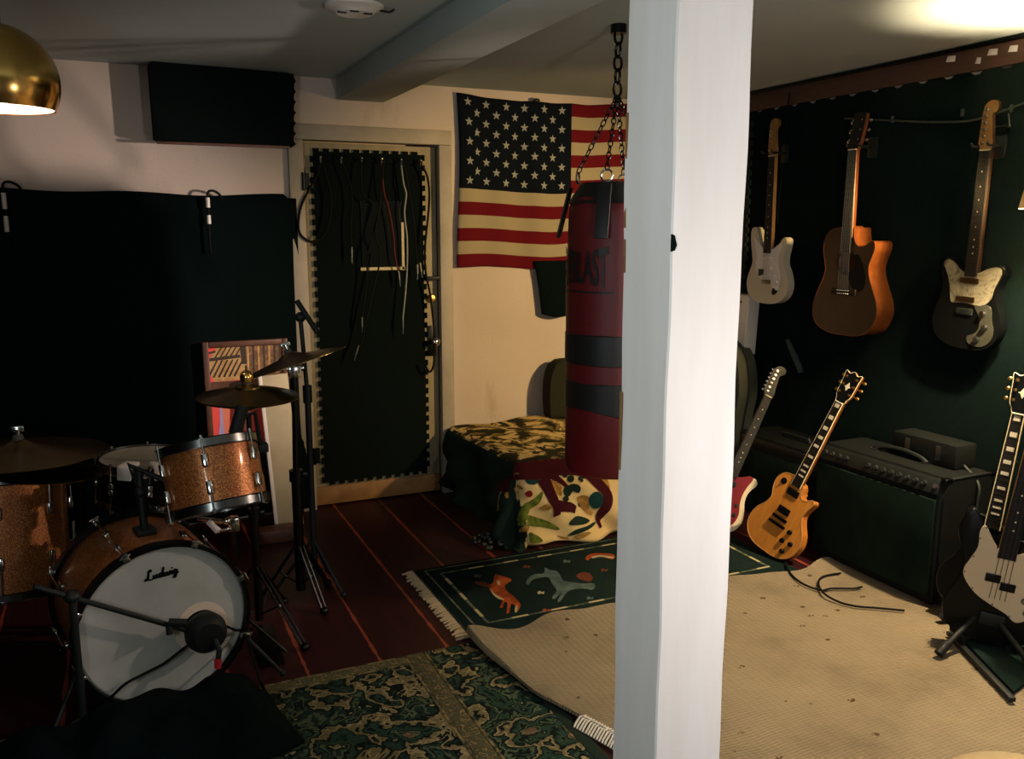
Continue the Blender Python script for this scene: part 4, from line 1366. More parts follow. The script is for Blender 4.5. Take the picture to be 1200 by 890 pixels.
k = MB(); k.box((0, -.16, .012), (.085, .26, .012), frame((0, 0, .03), (0, 1, .12), (0, -.12, 1)), bevel=.004); k.build('foot_pedal', 'steel_dark', t)

rp = dep(22, 526, 2.72)
cymbal('ride_cymbal', 'large ride cymbal under the brass lamp at the left edge', rp, .255, (.02, .02, 1))
r2 = dep(62, 545, 2.78)
cymbal('crash_cymbal', 'smaller dark cymbal showing below the ride cymbal rim', r2 + V((0, 0, -.012)), .16, (.06, .05, 1))
for P, lab in ((rp, 'chrome stand carrying the ride cymbal'), (r2, 'chrome stand carrying the smaller dark cymbal below the ride')):
    b = V((P.x - .34, P.y + .02, 0)) if P is rp else V((P.x + .06, P.y + .27, 0))
    t = thing('cymbal_stand', lab, 'cymbal stand', b)
    el = V((0, 0, P.z - .14))
    tripod(t, el, .22 if P is rp else .11, .012, 'steel_dark', .28, (90, 210, 330) if P is rp else (75, 190, 310))
    k = MB(); k.tube([el + V((0, 0, -.02)), P - b + V((0, 0, -.03)), P - b + V((0, 0, .045))], .007, 8); k.build('boom_arm', 'steel_dark', t)

# boom mic stand by the door
bb = dep(366, 600, 3.62); bb.z = 0
t = thing('boom_mic_stand', 'tall black boom mic stand beside the chrome cymbal stand at the door', 'microphone stand', bb)
tpm = dep(352, 372, 3.55) - bb
k = MB(); k.cyl((0, 0, .05), (0, 0, .85), .013); k.build('lower_pole', 'black', t)
k = MB(); k.cyl((0, 0, .83), tpm, .009); k.cyl((0, 0, .80), (0, 0, .87), .019); k.build('upper_pole', 'black', t)
A = dep(372, 390, 3.55) - bb; B = dep(350, 356, 3.55) - bb; Cc = dep(300, 480, 3.1) - bb
k = MB(); k.cyl(A, B + (B - A) * .1, .011); k.ball(tpm, .022); k.build('boom_arm', 'black', t)
for a in (60, 180, 300):
    k = MB(); a = math.radians(a); k.cyl((0, 0, .22), (.17 * math.cos(a), .17 * math.sin(a), .012), .007, seg=8); k.ball((.17 * math.cos(a), .17 * math.sin(a), .014), .013); k.build('leg', 'black', t)

# pedal hardware, pale beater shaft and clamp below the tom
P = dep(268, 617, 2.98)
t = thing('drum_pedal_clamp', 'chrome clamp and pale lever under the sparkle tom, right of the bass drum', 'drum hardware', (P.x + .02, P.y + .05, 0))
o0 = V((P.x + .02, P.y + .05, 0))
k = MB(); k.cyl((0, 0, .02), (0, 0, P.z - .02), .010); k.build('pole', 'steel_dark', t)
A = dep(247, 613, 2.98) - o0; B = dep(254, 622, 2.96) - o0
k = MB(); k.cyl(dep(244, 611, 2.96) - o0, dep(256, 623, 2.96) - o0, .0105, .012); k.build('pale_lever', 'creamlit', t)
k = MB(); k.cyl(dep(232, 608, 3.0) - o0, dep(262, 612, 3.0) - o0, .008); k.box(V((0, 0, P.z - .01)), (.04, .04, .05), bevel=.006); k.cyl(dep(256, 623, 2.96) - o0, V((0, 0, P.z - .03)), .007); k.ball(dep(266, 611, 2.97) - o0, .014); k.build('clamp', 'chrome', t)
for a in (90, 210, 330):
    a = math.radians(a); k = MB(); k.cyl((0, 0, .16), (.17 * math.cos(a), .17 * math.sin(a), .012), .006, seg=8); k.build('leg', 'steel_dark', t)

# ---- framed picture in front of the drape, pale leaning board
f0, f1 = aty(237, 403, YB - .10), aty(337, 400, YB - .10)
fz0, fz1 = aty(290, 527, YB - .10).z, f0.z + .004
fw, fh = f1.x - f0.x, fz1 - fz0
t = thing('framed_picture', 'brown framed coral and straw striped print hung in front of the drape', 'picture', (f0.x + fw / 2, YB - .07, fz0))
m = frame((0, 0, 0), (0, 0, 1), (0, -1, 0))
k = MB(); bw = .028
k.box((-fw / 2 + bw / 2, fh / 2, .014), (bw, fh, .028), m, bevel=.004); k.box((fw / 2 - bw / 2, fh / 2, .014), (bw, fh, .028), m, bevel=.004)
k.box((0, bw / 2, .014), (fw - 2 * bw, bw, .028), m, bevel=.004); k.box((0, fh - bw / 2, .014), (fw - 2 * bw, bw, .028), m, bevel=.004); k.build('frame', 'frame_wood', t)
k = MB()
mats = ['p_red', 'p_gold', 'p_dark', 'p_tan', 'p_pink', 'p_lilac', 'p_white', 'frame_wood']
def pr(x, y):
    return ((x - 100) / (760 - 100) * fw - fw / 2, fh * (1 - (y - 75) / (905 - 75)))
zz = .008
def pp_(mi, pts, dz=0):
    k.mi = mi; k._mk([m @ V((*pr(*p), zz + dz)) for p in pts], [tuple(range(len(pts)))])
pp_(0, [(100, 75), (760, 75), (760, 905), (100, 905)])
pp_(1, [(215, 105), (420, 105), (430, 250), (420, 370), (180, 375), (140, 300), (150, 200)], .0006)
for i in range(5): pp_(2, [(250 + i * 38, 105), (262 + i * 38, 105), (200 + i * 38, 195), (186 + i * 38, 195)], .0012)
for i in range(6): pp_(2, [(200 + i * 40, 215), (214 + i * 40, 215), (140 + i * 40, 345), (124 + i * 40, 340)], .0012)
pp_(2, [(150, 196), (380, 180), (390, 204), (150, 220)], .0014)
pp_(2, [(140, 152), (200, 140), (200, 156), (150, 166)], .0014)
pp_(3, [(430, 105), (735, 105), (735, 560), (510, 560), (430, 380)], .0006)
for i in range(7): pp_(2 if i % 2 else 1, [(440 + i * 42, 105), (456 + i * 42, 105), (450 + i * 42, 330), (438 + i * 42, 330)], .0012)
pp_(2, [(385, 105), (430, 105), (432, 255), (395, 255)], .0014)
pp_(7, [(125, 375), (440, 375), (440, 440), (125, 450)], .0016)
pp_(4, [(215, 560), (290, 560), (260, 800), (215, 800)], .0006); pp_(5, [(205, 560), (222, 560), (235, 800), (180, 800), (200, 700)], .0012)
pp_(4, [(340, 560), (440, 560), (440, 640), (400, 760), (340, 740)], .0006)
pp_(6, [(560, 560), (590, 560), (610, 905), (570, 905)], .0012); pp_(4, [(540, 690), (570, 680), (580, 830), (545, 830)], .0012)
k.build('print', mats, t)

b0 = fl(318, 601); b1 = aty(306, 462, YB - .15)
t0 = V((.69, YB - .22, 0))
m = frame((0, 0, 0), (-.05, .075, 1), (0.0, -1, .0))
bdL = .78
# board: narrow left edge coloured paler as if lit, broad face turned away
t = thing('leaning_board', 'pale cream board leaning upright against the drape by the door frame', 'board', (.728, YB - .24, 0))
k = MB(); k.box((.0, bdL / 2, 0), (.125, bdL, .03), m, bevel=.003); k.build('board', 'cream', t)
k = MB(); k.box((-.072, bdL / 2, -.0), (.018, bdL, .034), m, bevel=.002); k.build('pale_lit_edge', 'creamlit', t)
t.location.z = .004
k = MB(); P = fl(322, 607)
k.box((0, 0, .03), (.22, .10, .06), bevel=.004)
o = k.build('wood_block', 'frame_wood'); o.location = (.62, YB - .40, 0)
tag(o, 'reddish brown wooden block on the floor at the foot of the pale board', 'block')
# ================================================================ GUITARS
def mir(p): return [(-x, y) for x, y in p]


def guitar(name, label, cat, mw, sp, group=None):
    """local origin: bottom of the body; y along the neck, x to the viewer's right, z out of the face"""
    t = thing(name, label, cat, mat=mw, group=group)
    T = sp['T']
    out = catmull([(x, y, 0) for x, y in sp['body']], 6)
    k = MB(); k.prism(out, -T, 0, bevel=sp.get('bev', .007), seg=3); k.build('body', sp['bmat'], t)
    if 'top' in sp:
        k = MB(); k.prism([p * 1.0 for p in out], -.0005, .0012); k.build('top', sp['top'], t)
    if 'bind' in sp:
        k = MB(); k.tube([V((p.x * 1.0, p.y, .0)) for p in out], .0032, 6, True); k.build('binding', sp['bind'], t)
    if 'guard' in sp:
        gpts = catmull([(x, y, 0) for x, y in sp['guard']], 5)
        k = MB(); k.prism(gpts, .001, .0042, bevel=.001, seg=1); g_ = k.build('pickguard', sp['gmat'], t)
        if sp.get('screws'):
            k = MB()
            for p in gpts[::7]: k.disc(.003, .0046, 8, Matrix.Translation((p.x * .96, sp['gcy'] + (p.y - sp['gcy']) * .96, 0)))
            k.build('screw', 'steel_dark', g_)
    y0, yn, w0, wn = sp['heel'], sp['nut'], sp.get('w0', .028), sp.get('wn', .0215)
    zf = sp.get('zf', .006)
    k = MB(); k.prism([(-w0, y0), (w0, y0), (wn, yn), (-wn, yn)], -.018, zf, bevel=.006, seg=2); k.build('neck', sp['nmat'], t)
    k = MB(); k.prism([(-w0, y0 - sp.get('fbx', 0)), (w0, y0 - sp.get('fbx', 0)), (wn, yn), (-wn, yn)], zf, zf + .0055, bevel=.0012, seg=1); fb_ = k.build('fretboard', sp['fmat'], t)
    sl = sp['scale']
    fy = [yn - sl * (1 - 2 ** (-i / 12)) for i in range(0, sp.get('frets', 21) + 1)]
    hw = lambda y: wn + (w0 - wn) * (yn - y) / (yn - y0)
    k = MB()
    for y in fy[1:]:
        k.box((0, y, zf + .0058), (2 * hw(y) - .001, .0016, .0012))
    k.build('frets', 'fretwire', fb_)
    k = MB(); k.box((0, yn, zf + .004), (2 * wn, .005, .011), bevel=.001); k.build('nut', 'inlay', fb_)
    k = MB()
    for i in (1, 3, 5, 7, 9, 12, 15, 17, 19) if sp.get('inl') == 'block' else (3, 5, 7, 9, 12, 15, 17, 19):
        ym = (fy[i] + fy[i - 1]) / 2; d_ = fy[i - 1] - fy[i]
        if sp.get('inl') == 'block': k.box((0, ym, zf + .0057), (hw(ym) * 1.15, d_ * .62, .0007))
        else: k.disc(.0035, zf + .0058, 10, Matrix.Translation((0, ym, 0)))
    k.build('inlay', sp.get('imat', 'inlay'), fb_)
    if sp.get('nbind'):
        k = MB()
        for s in (-1, 1): k.cyl((s * w0, y0, zf + .003), (s * wn, yn, zf + .003), .0028, seg=6)
        k.build('neck_binding', 'binding', fb_)
    hd = catmull([(x, yn + y, 0) for x, y in sp['head']], 5)
    k = MB(); k.prism(hd, -.013, zf - .002, bevel=.002); h_ = k.build('headstock', sp['hmat'], t)
    if 'hface' in sp:
        k = MB(); k.prism([(p.x * .985, p.y, 0) for p in hd], zf - .0018, zf - .0004); k.build('headstock_face', sp['hface'], h_)
    if sp.get('hbind'):
        k = MB(); k.tube([V((p.x, p.y, zf - .002)) for p in hd], .0022, 5, True); k.build('headstock_binding', 'binding', h_)
    if sp.get('split'):
        k = MB()
        for sx in (1, -1): k.prism([(0, yn + .062), (sx * .012, yn + .085), (0, yn + .108)], zf, zf + .0008)
        k.box((0, yn + .085, zf + .0005), (.034, .004, .0008)); k.build('headstock_inlay', 'inlay', h_)
    for (x, y, dx, dy) in sp['tuners']:
        k = MB(); Y_ = yn + y
        k.cyl((x, Y_, -.016), (x, Y_, zf + .010), .0042, seg=10); k.cyl((x, Y_, zf - .002), (x, Y_, zf + .001), .007, seg=10)
        k.cyl((x, Y_, -.016), (x + dx * .7, Y_ + dy * .7, -.016), .003, seg=8)
        b_ = V((x + dx, Y_ + dy, -.016)); k.ball(b_, .0105, (1.0 if abs(dx) > abs(dy) else .55, .8, .55), 10); k.box((x, Y_, -.016), (.014, .016, .010), bevel=.003)
        k.build('tuner', sp.get('tmat', 'chrome'), t)
    for (y, w, h, mm, ang, x) in sp.get('pickups', ()):
        k = MB(); m = Matrix.Translation((x, y, 0)) @ Matrix.Rotation(ang, 4, 'Z')
        k.box((0, 0, .005), (w, h, .010), m, bevel=.0025); k.build('pickup', mm, t)
    for nm, (x, y, w, h, z, mm) in sp.get('bridge', {}).items():
        k = MB(); k.box((x, y, z / 2), (w, h, z), bevel=min(.003, z * .3)); k.build(nm, mm, t)
    for (x, y, r, mm) in sp.get('knobs', ()):
        k = MB(); k.lathe([(r, .002), (r * .92, .012), (r * .8, .014), (.001, .014)], 18, Matrix.Translation((x, y, 0))); k.build('knob', mm, t)
    ns = sp.get('ns', 6); by_ = sp['bry']
    k = MB()
    for i in range(ns):
        f = (i / (ns - 1) - .5) * 2
        k.cyl((f * w0 * .86, by_, sp.get('sz', .012)), (f * wn * .82, yn, zf + .0085), .00035 if ns == 6 else .0009, seg=5)
    k.build('strings', 'steel_dark', t)
    return t


def wallm(y, z, x=3.20, tilt=0.0, turn=0.0):
    yv = V((0, math.sin(tilt), math.cos(tilt)))
    return frame((x, y, z), yv, V((-math.cos(turn), -math.sin(turn), 0)))


six_l = [(-.016 + .004 * i / 5, .028 + .0255 * i, -.021, .004) for i in range(6)]
head_strat = [(-.022, .0), (-.030, .02), (-.036, .03), (-.034, .09), (-.030, .150), (-.022, .176), (.000, .190), (.026, .186), (.036, .166), (.028, .146), (.012, .138), (.016, .10), (.022, .05), (.026, .03), (.022, .0)]
strat_body = [(0, 0), (.085, .010), (.142, .046), (.162, .105), (.146, .168), (.122, .212), (.120, .255), (.130, .295), (.136, .330), (.128, .352), (.108, .352), (.088, .325), (.060, .296), (.036, .284), (.0, .282), (-.040, .296), (-.066, .322), (-.084, .368), (-.100, .400), (-.124, .408), (-.142, .388), (-.144, .350), (-.138, .305), (-.128, .256), (-.124, .212), (-.146, .165), (-.164, .108), (-.146, .046), (-.086, .010)]
S = dict(T=.045, bmat='white_guitar', body=strat_body,
         guard=[(.03, .29), (.07, .31), (.10, .325), (.105, .30), (.085, .25), (.088, .20), (.105, .15), (.095, .10), (.06, .085), (.03, .11), (-.02, .115), (-.07, .15), (-.09, .2), (-.085, .25), (-.10, .30), (-.11, .345), (-.095, .345), (-.06, .31), (-.03, .295)], gmat='white_plastic',
         heel=.27, nut=.775, scale=.648, nmat='maple', fmat='rosewood', head=head_strat, hmat='maple', tuners=six_l,
         pickups=[(.245, .078, .018, 'white_plastic', 0, 0), (.195, .078, .018, 'white_plastic', 0, 0), (.150, .08, .018, 'white_plastic', .18, 0)],
         bridge={'bridge': (0, .118, .07, .022, .010, 'dull_chrome')}, knobs=[(.066, .15, .011, 'white_plastic'), (.082, .118, .011, 'white_plastic'), (.090, .088, .011, 'white_plastic')], bry=.118)
g = guitar('electric_guitar', 'aged white double-horned electric guitar hanging nearest the post', 'guitar', wallm(3.715, 1.097, 3.19), S, 'guitars hung on the dark wall')
k = MB(); k.prism(catmull([(.055, .05, 0), (.085, .065, 0), (.082, .095, 0), (.06, .09, 0), (.045, .07, 0)], 5), .001, .004, bevel=.001, seg=1); k.build('jack_plate', 'steel_dark', g)
k = MB(); k.box((-.045, .165, .003), (.045, .04, .005), bevel=.004); k.build('dark_plate', 'black', g)

# black student-style guitar with pearl guard
off_body = [(0, 0), (.075, .006), (.128, .038), (.152, .095), (.142, .155), (.122, .205), (.118, .25), (.128, .285), (.142, .315), (.138, .342), (.112, .350), (.076, .336), (.048, .318), (0, .306), (-.048, .318), (-.074, .345), (-.098, .366), (-.124, .370), (-.144, .350), (-.146, .312), (-.134, .27), (-.136, .215), (-.158, .155), (-.166, .10), (-.142, .042), (-.080, .008)]
J = dict(T=.042, bmat='gloss_black', body=off_body,
         guard=[(-.122, .362), (-.098, .358), (-.072, .340), (-.045, .320), (.0, .308), (.045, .322), (.078, .338), (.110, .344), (.131, .335), (.132, .314), (.120, .285), (.108, .255), (.098, .215), (.07, .188), (.02, .186), (-.03, .190), (-.078, .186), (-.09, .22), (-.10, .27), (-.122, .32), (-.136, .342)], gmat='pearl',
         heel=.30, nut=.80, scale=.62, nmat='darkneck', fmat='rosewood', head=head_strat, hmat='darkneck', hface='maple', tuners=six_l,
         pickups=[(.282, .085, .022, 'dark_brass', 0, -.005), (.205, .085, .022, 'dark_brass', 0, -.015)], bridge={'bridge': (-.012, .155, .075, .026, .010, 'black')}, knobs=[], bry=.155)
g = guitar('electric_guitar', 'black electric guitar with marbled pearl pickguard hanging beside the lamp', 'guitar', wallm(2.49, 1.005, 3.19, -.03), J, 'guitars hung on the dark wall')
k = MB(); k.prism(catmull([(.03, .185, 0), (.08, .19, 0), (.105, .18, 0), (.115, .13, 0), (.128, .085, 0), (.112, .04, 0), (.07, .018, 0), (.02, .028, 0), (.012, .055, 0), (.05, .075, 0), (.062, .11, 0), (.05, .15, 0)], 5), .001, .004, bevel=.001, seg=1); cpn = k.build('control_plate', 'plate', g)
for x, y in ((.075, .155), (.09, .10), (.06, .048)):
    k = MB(); k.lathe([(.012, .004), (.011, .018), (.001, .019)], 18, Matrix.Translation((x, y, 0))); k.build('knob', 'chrome' if y > .12 else 'dull_chrome', cpn)

# acoustic with cutaway
ac = [(0, 0), (.09, .004), (.16, .034), (.198, .10), (.196, .16), (.168, .225), (.142, .285), (.136, .33), (.150, .372), (.164, .41), (.160, .440), (.140, .446), (.105, .425), (.070, .420), (.046, .440), (.036, .475), (.030, .505), (0, .508), (-.06, .506), (-.115, .490), (-.146, .450), (-.152, .40), (-.138, .34), (-.132, .30), (-.150, .25), (-.184, .18), (-.202, .12), (-.190, .06), (-.150, .025), (-.085, .004)]
t = thing('acoustic_guitar', 'orange-brown cutaway acoustic guitar hanging between the white and the black guitars', 'guitar', mat=wallm(3.125, .995, 3.155, .0), group='guitars hung on the dark wall')
out = catmull([(x, y, 0) for x, y in ac], 6)
k = MB(); n = len(out)
vs = [(p.x, p.y, -.108) for p in out] + [(p.x, p.y, -.001) for p in out]
k._mk(vs, [tuple(range(n - 1, -1, -1))] + [(i, (i + 1) % n, n + (i + 1) % n, n + i) for i in range(n)])
k.build('body', 'mahogany', t)
k = MB(); hole = [(.0 + .049 * math.cos(2 * PI * i / 40), .345 + .049 * math.sin(2 * PI * i / 40), 0) for i in range(40)]
a_ = [k.bm.verts.new(p) for p in out]; b_ = [k.bm.verts.new(p) for p in hole]
es = [k.bm.edges.new((a_[i], a_[(i + 1) % n])) for i in range(n)] + [k.bm.edges.new((b_[i], b_[(i + 1) % 40])) for i in range(40)]
bmesh.ops.triangle_fill(k.bm, use_beauty=True, edges=es, normal=(0, 0, 1))
sb = k.build('soundboard', 'spruce', t)
k = MB(); k.tube([V((p.x, p.y, 0)) for p in out], .0016, 6, True); k.build('binding', 'mahogany', t)
k = MB(); k.lathe([(.050, .0), (.060, .0), (.060, .0012), (.050, .0012)], 40, Matrix.Translation((0, .345, 0)), True); k.build('rosette', 'rosewood', sb)
k = MB(); k.prism(catmull([(.045, .37, 0), (.062, .345, 0), (.052, .31, 0), (.03, .298, 0), (.02, .27, 0), (.05, .225, 0), (.10, .215, 0), (.122, .25, 0), (.115, .31, 0), (.09, .36, 0), (.065, .385, 0)], 5), .0004, .002); k.build('pickguard', 'gloss_black', sb)
k = MB(); k.box((0, .205, .006), (.15, .032, .012), bevel=.004); bd = k.build('bridge', 'rosewood', t)
k = MB()
for i in range(6): k.ball((-.032 + .0128 * i, .198, .013), .0032, seg=8)
k.build('bridge_pin', 'white_plastic', bd)
k = MB(); k.box((0, .213, .013), (.075, .003, .006)); k.build('saddle', 'white_plastic', bd)
k = MB(); k.prism([(-.028, .46), (.028, .46), (.022, .862), (-.022, .862)], -.018, .006, bevel=.006); k.box((0, .49, -.045), (.04, .05, .07), bevel=.01); k.build('neck', 'mahogany', t)
k = MB(); k.prism([(-.028, .39), (.028, .39), (.022, .862), (-.022, .862)], .006, .0115, bevel=.001, seg=1); fb_ = k.build('fretboard', 'rosewood', t)
k = MB()
for i in range(1, 20):
    y = .862 - .648 * (1 - 2 ** (-i / 12)); k.box((0, y, .0118), (.044 + .012 * (.862 - y) / .47, .002, .0016))
k.build('frets', 'fretwire', fb_)
k = MB(); k.box((0, .862, .0095), (.044, .005, .011)); k.build('nut', 'inlay', fb_)
hd = catmull([(x, .862 + y, 0) for x, y in [(-.022, 0), (-.030, .022), (-.036, .04), (-.038, .15), (-.03, .166), (-.012, .172), (.012, .172), (.03, .166), (.038, .15), (.036, .04), (.030, .022), (.022, 0)]], 4)
tm = Matrix.Translation((0, .862, 0)) @ Matrix.Rotation(-.20, 4, 'X') @ Matrix.Translation((0, -.862, 0))
k = MB(); k.prism(hd, -.014, .004, tm, bevel=.002); h_ = k.build('headstock', 'mahogany', t)
k = MB(); k.prism([(p.x * .97, p.y, 0) for p in hd], .0042, .0056, tm); k.build('headstock_face', 'rosewood', h_)
for sx in (-1, 1):
    for yy in (.905, .95, .995):
        k = MB(); A = tm @ V((sx * .026, yy, 0)); k.cyl(tm @ V((sx * .026, yy, -.016)), tm @ V((sx * .026, yy, .015)), .004, seg=10); k.cyl(tm @ V((sx * .026, yy, -.012)), tm @ V((sx * .050, yy, -.012)), .003, seg=8); k.ball(tm @ V((sx * .056, yy, -.012)), .010, (1, .8, .6), 10); k.build('tuner', 'chrome', t)
k = MB()
for i in range(6):
    f = (i / 5 - .5) * 2; k.cyl((f * .031, .207, .014), (f * .018, .862, .0145), .00035, seg=5)
k.build('strings', 'dull_chrome', t)

# hangers
for y, z, lab in ((3.715, 1.097 + .79, 'black yoke hanger on the felt wall holding the white guitar'), (3.125, .995 + .876, 'black yoke hanger on the felt wall holding the acoustic guitar'), (2.466, 1.005 + .815, 'black yoke hanger on the felt wall holding the black and pearl guitar')):
    t = thing('guitar_hanger', lab, 'hanger', (XR - .021, y, z), 'guitar hangers')
    k = MB(); k.box((-.008, 0, .0), (.016, .05, .09), bevel=.004); k.build('back_plate', 'black', t)
    k = MB(); k.cyl((-.012, 0, 0), (-.055, 0, 0), .007)
    k.tube(catmull([(-.135, -.036, .012), (-.125, -.036, 0), (-.085, -.038, 0), (-.055, -.015, 0), (-.055, .015, 0), (-.085, .038, 0), (-.125, .036, 0), (-.135, .036, .012)], 5, False), .0055, 8); k.build('yoke', 'rubber', t)

# ---- guitars leaning below
lp_body = [(0, 0), (.08, .006), (.14, .042), (.165, .105), (.155, .165), (.122, .215), (.104, .255), (.112, .295), (.124, .325), (.126, .344), (.110, .352), (.090, .336), (.064, .328), (.042, .345), (.034, .385), (.0, .40), (-.05, .412), (-.096, .398), (-.122, .358), (-.120, .31), (-.104, .265), (-.115, .22), (-.15, .17), (-.165, .108), (-.142, .044), (-.082, .006)]
head_lp = [(-.0215, 0), (-.030, .022), (-.040, .045), (-.044, .12), (-.046, .158), (-.022, .150), (0, .164), (.022, .150), (.046, .158), (.044, .12), (.040, .045), (.030, .022), (.0215, 0)]
tun33 = [(sx * .030, yy, sx * .032, 0) for sx in (-1, 1) for yy in (.052, .092, .132)]
LPS = dict(T=.05, bmat='lpside', top='lp', bind='amber', body=lp_body, heel=.37, nut=.845, scale=.628, frets=22, nmat='mahogany', fmat='rosewood', inl='block', nbind=True, zf=.008,
           head=head_lp, hmat='mahogany', hface='gloss_black', hbind=True, split=True, tuners=tun33, tmat='gold',
           pickups=[(.335, .07, .036, 'gloss_black', 0, 0), (.232, .07, .036, 'gloss_black', 0, 0)],
           bridge={'bridge': (0, .188, .088, .016, .016, 'steel_dark'), 'tailpiece': (0, .155, .10, .014, .016, 'steel_dark')},
           knobs=[(.085, .155, .013, 'gloss_black'), (.118, .105, .013, 'gloss_black'), (.068, .098, .013, 'gloss_black'), (.094, .052, .013, 'gloss_black')], bry=.16, sz=.017)

B = V((2.625, 2.985, .042)); Tp = atx(1003, 437, 2.93); LPk = (Tp - B).length / 1.009
ax = (Tp - B).normalized()
g = guitar('electric_guitar', 'honey-coloured single-cutaway electric guitar leaning on the floor beside the amplifier', 'guitar', frame(B, ax, V((-1, -.14, 0))) @ Matrix.Scale(LPk, 4), LPS)
k = MB(); k.lathe([(.017, .001), (.017, .004), (.006, .005), (.004, .016), (.001, .016)], 20, Matrix.Translation((-.078, .362, 0))); k.build('toggle_switch', 'gloss_black', g)

RG = dict(S); RG.update(bmat='cream_guitar', gmat='redguard', body=[(x, y) for x, y in off_body],
          guard=[(-.10, .37), (-.06, .335), (.0, .31), (.05, .325), (.09, .35), (.112, .34), (.10, .29), (.094, .24), (.10, .19), (.118, .13), (.11, .07), (.075, .05), (.05, .09), (.03, .14), (-.02, .16), (-.07, .17), (-.085, .22), (-.09, .27), (-.11, .32)],
          heel=.30, nut=.80, scale=.62, nmat='darkneck', hmat='black', fmat='rosewood',
          pickups=[(.27, .08, .03, 'black', 0, 0), (.205, .08, .03, 'black', 0, 0)], bridge={'bridge': (0, .145, .085, .02, .012, 'dull_chrome'), 'tailpiece': (0, .09, .07, .03, .008, 'dull_chrome')},
          knobs=[(.085, .17, .011, 'black'), (.095, .12, .011, 'black')], bry=.145)
B = V((2.575, 3.33, .050)); Tp = atx(916, 430, 3.05)
RGm = frame(B, Tp - B, V((-.55, -.83, 0))) @ Matrix.Scale((Tp - B).length / .99, 4)
guitar('electric_guitar', 'cream electric guitar with red pickguard leaning half hidden behind the post', 'guitar', RGm, RG)

# ---- bass and second guitar on stands at the right edge
bass_body = [(0, 0), (.08, .008), (.145, .05), (.168, .115), (.150, .18), (.125, .235), (.122, .28), (.142, .335), (.158, .385), (.146, .412), (.112, .40), (.078, .37), (.045, .345), (.0, .338), (-.045, .36), (-.075, .41), (-.105, .475), (-.135, .51), (-.158, .492), (-.160, .43), (-.146, .36), (-.130, .295), (-.136, .23), (-.160, .17), (-.170, .105), (-.146, .045), (-.084, .008)]
BS = dict(T=.044, bmat='gloss_black', body=bass_body,
          guard=[(-.09, .455), (-.05, .40), (-.02, .372), (.03, .37), (.075, .395), (.12, .41), (.138, .40), (.128, .35), (.108, .29), (.11, .24), (.124, .19), (.118, .14), (.08, .11), (.04, .135), (-.01, .155), (-.07, .185), (-.115, .23), (-.13, .27), (-.115, .32), (-.10, .37), (-.105, .43)], gmat='white_guard', screws=True, gcy=.28,
          heel=.345, nut=.985, scale=.80, frets=20, w0=.031, wn=.021, nmat='maple', fmat='rosewood', ns=4,
          head=head_strat, hmat='maple', tuners=[(-.012, .03 + .036 * i, -.034, 0) for i in range(4)],
          pickups=[(.262, .052, .032, 'gloss_black', 0, -.028), (.238, .052, .032, 'gloss_black', 0, .026)], bridge={'bridge': (0, .10, .085, .05, .012, 'black')},
          knobs=[(.09, .20, .012, 'dull_chrome'), (.105, .155, .012, 'dull_chrome')], bry=.185, sz=.014)
B = V((2.735, 1.94, .04)); Tp = atx(1241, 400, 2.84)
BSm = frame(B, Tp - B, V((-.72, -.69, 0))) @ Matrix.Scale((Tp - B).length / 1.175, 4)
guitar('bass_guitar', 'black bass guitar with off-white pickguard on a stand at the right edge', 'bass guitar', BSm, BS)
GB = dict(LPS); GB.update(bmat='gloss_black', top='gloss_black', bind='rosewood', nbind=True)
B2 = V((2.86, 2.09, .06)); Tp2 = atx(1205, 438, 3.0)
GBm = frame(B2, Tp2 - B2, V((-.93, -.36, 0))) @ Matrix.Scale((Tp2 - B2).length / 1.009, 4)
guitar('electric_guitar', 'black electric guitar with cream-bound block-inlaid neck standing behind the bass', 'guitar', GBm, GB)
for mm, lab, an in ((BSm, 'black folding stand under the bass guitar', .0), (GBm, 'black folding stand under the guitar behind the bass', .1)):
    o = mm.translation; yv = mm.col[1].to_3d().normalized(); zv = mm.col[2].to_3d().normalized(); xv = mm.col[0].to_3d().normalized()
    base = V((o.x, o.y, .014)) - V((zv.x, zv.y, 0)) * .06
    t = thing('guitar_stand', lab, 'guitar stand', base, 'folding guitar stands')
    def L(p): return V(p) - base
    hub = V((base.x, base.y, .16))
    k = MB(); k.cyl(L(hub), L(o + yv * .40 - zv * .075), .012); k.build('upright', 'black', t)
    fwd = V((zv.x, zv.y, 0)).normalized(); sd = V((xv.x, xv.y, 0)).normalized()
    for dv in (fwd * .9 + sd * .55, fwd * .9 - sd * .75, -fwd):
        P = V((base.x, base.y, .014)) + dv.normalized() * ((.25 if an == 0 else .15) if dv is not None and dv != -fwd else .12)
        k = MB(); k.cyl(L(hub), L(P + V((0, 0, .02))), .011, .010); k.cyl(L(P + V((0, 0, .02))) - (L(P) - L(hub)).normalized() * .05, L(P + V((0, 0, .018))), .016); k.build('leg', 'rubber', t)
    k = MB()
    for s in (-1, 1):
        q = o + xv * s * .07 - yv * .016
        k.tube([L(hub), L(q - zv * .06), L(q + zv * .012), L(q + zv * .014 + yv * .03)], .009, 8)
    k.build('cradle', 'rubber', t)

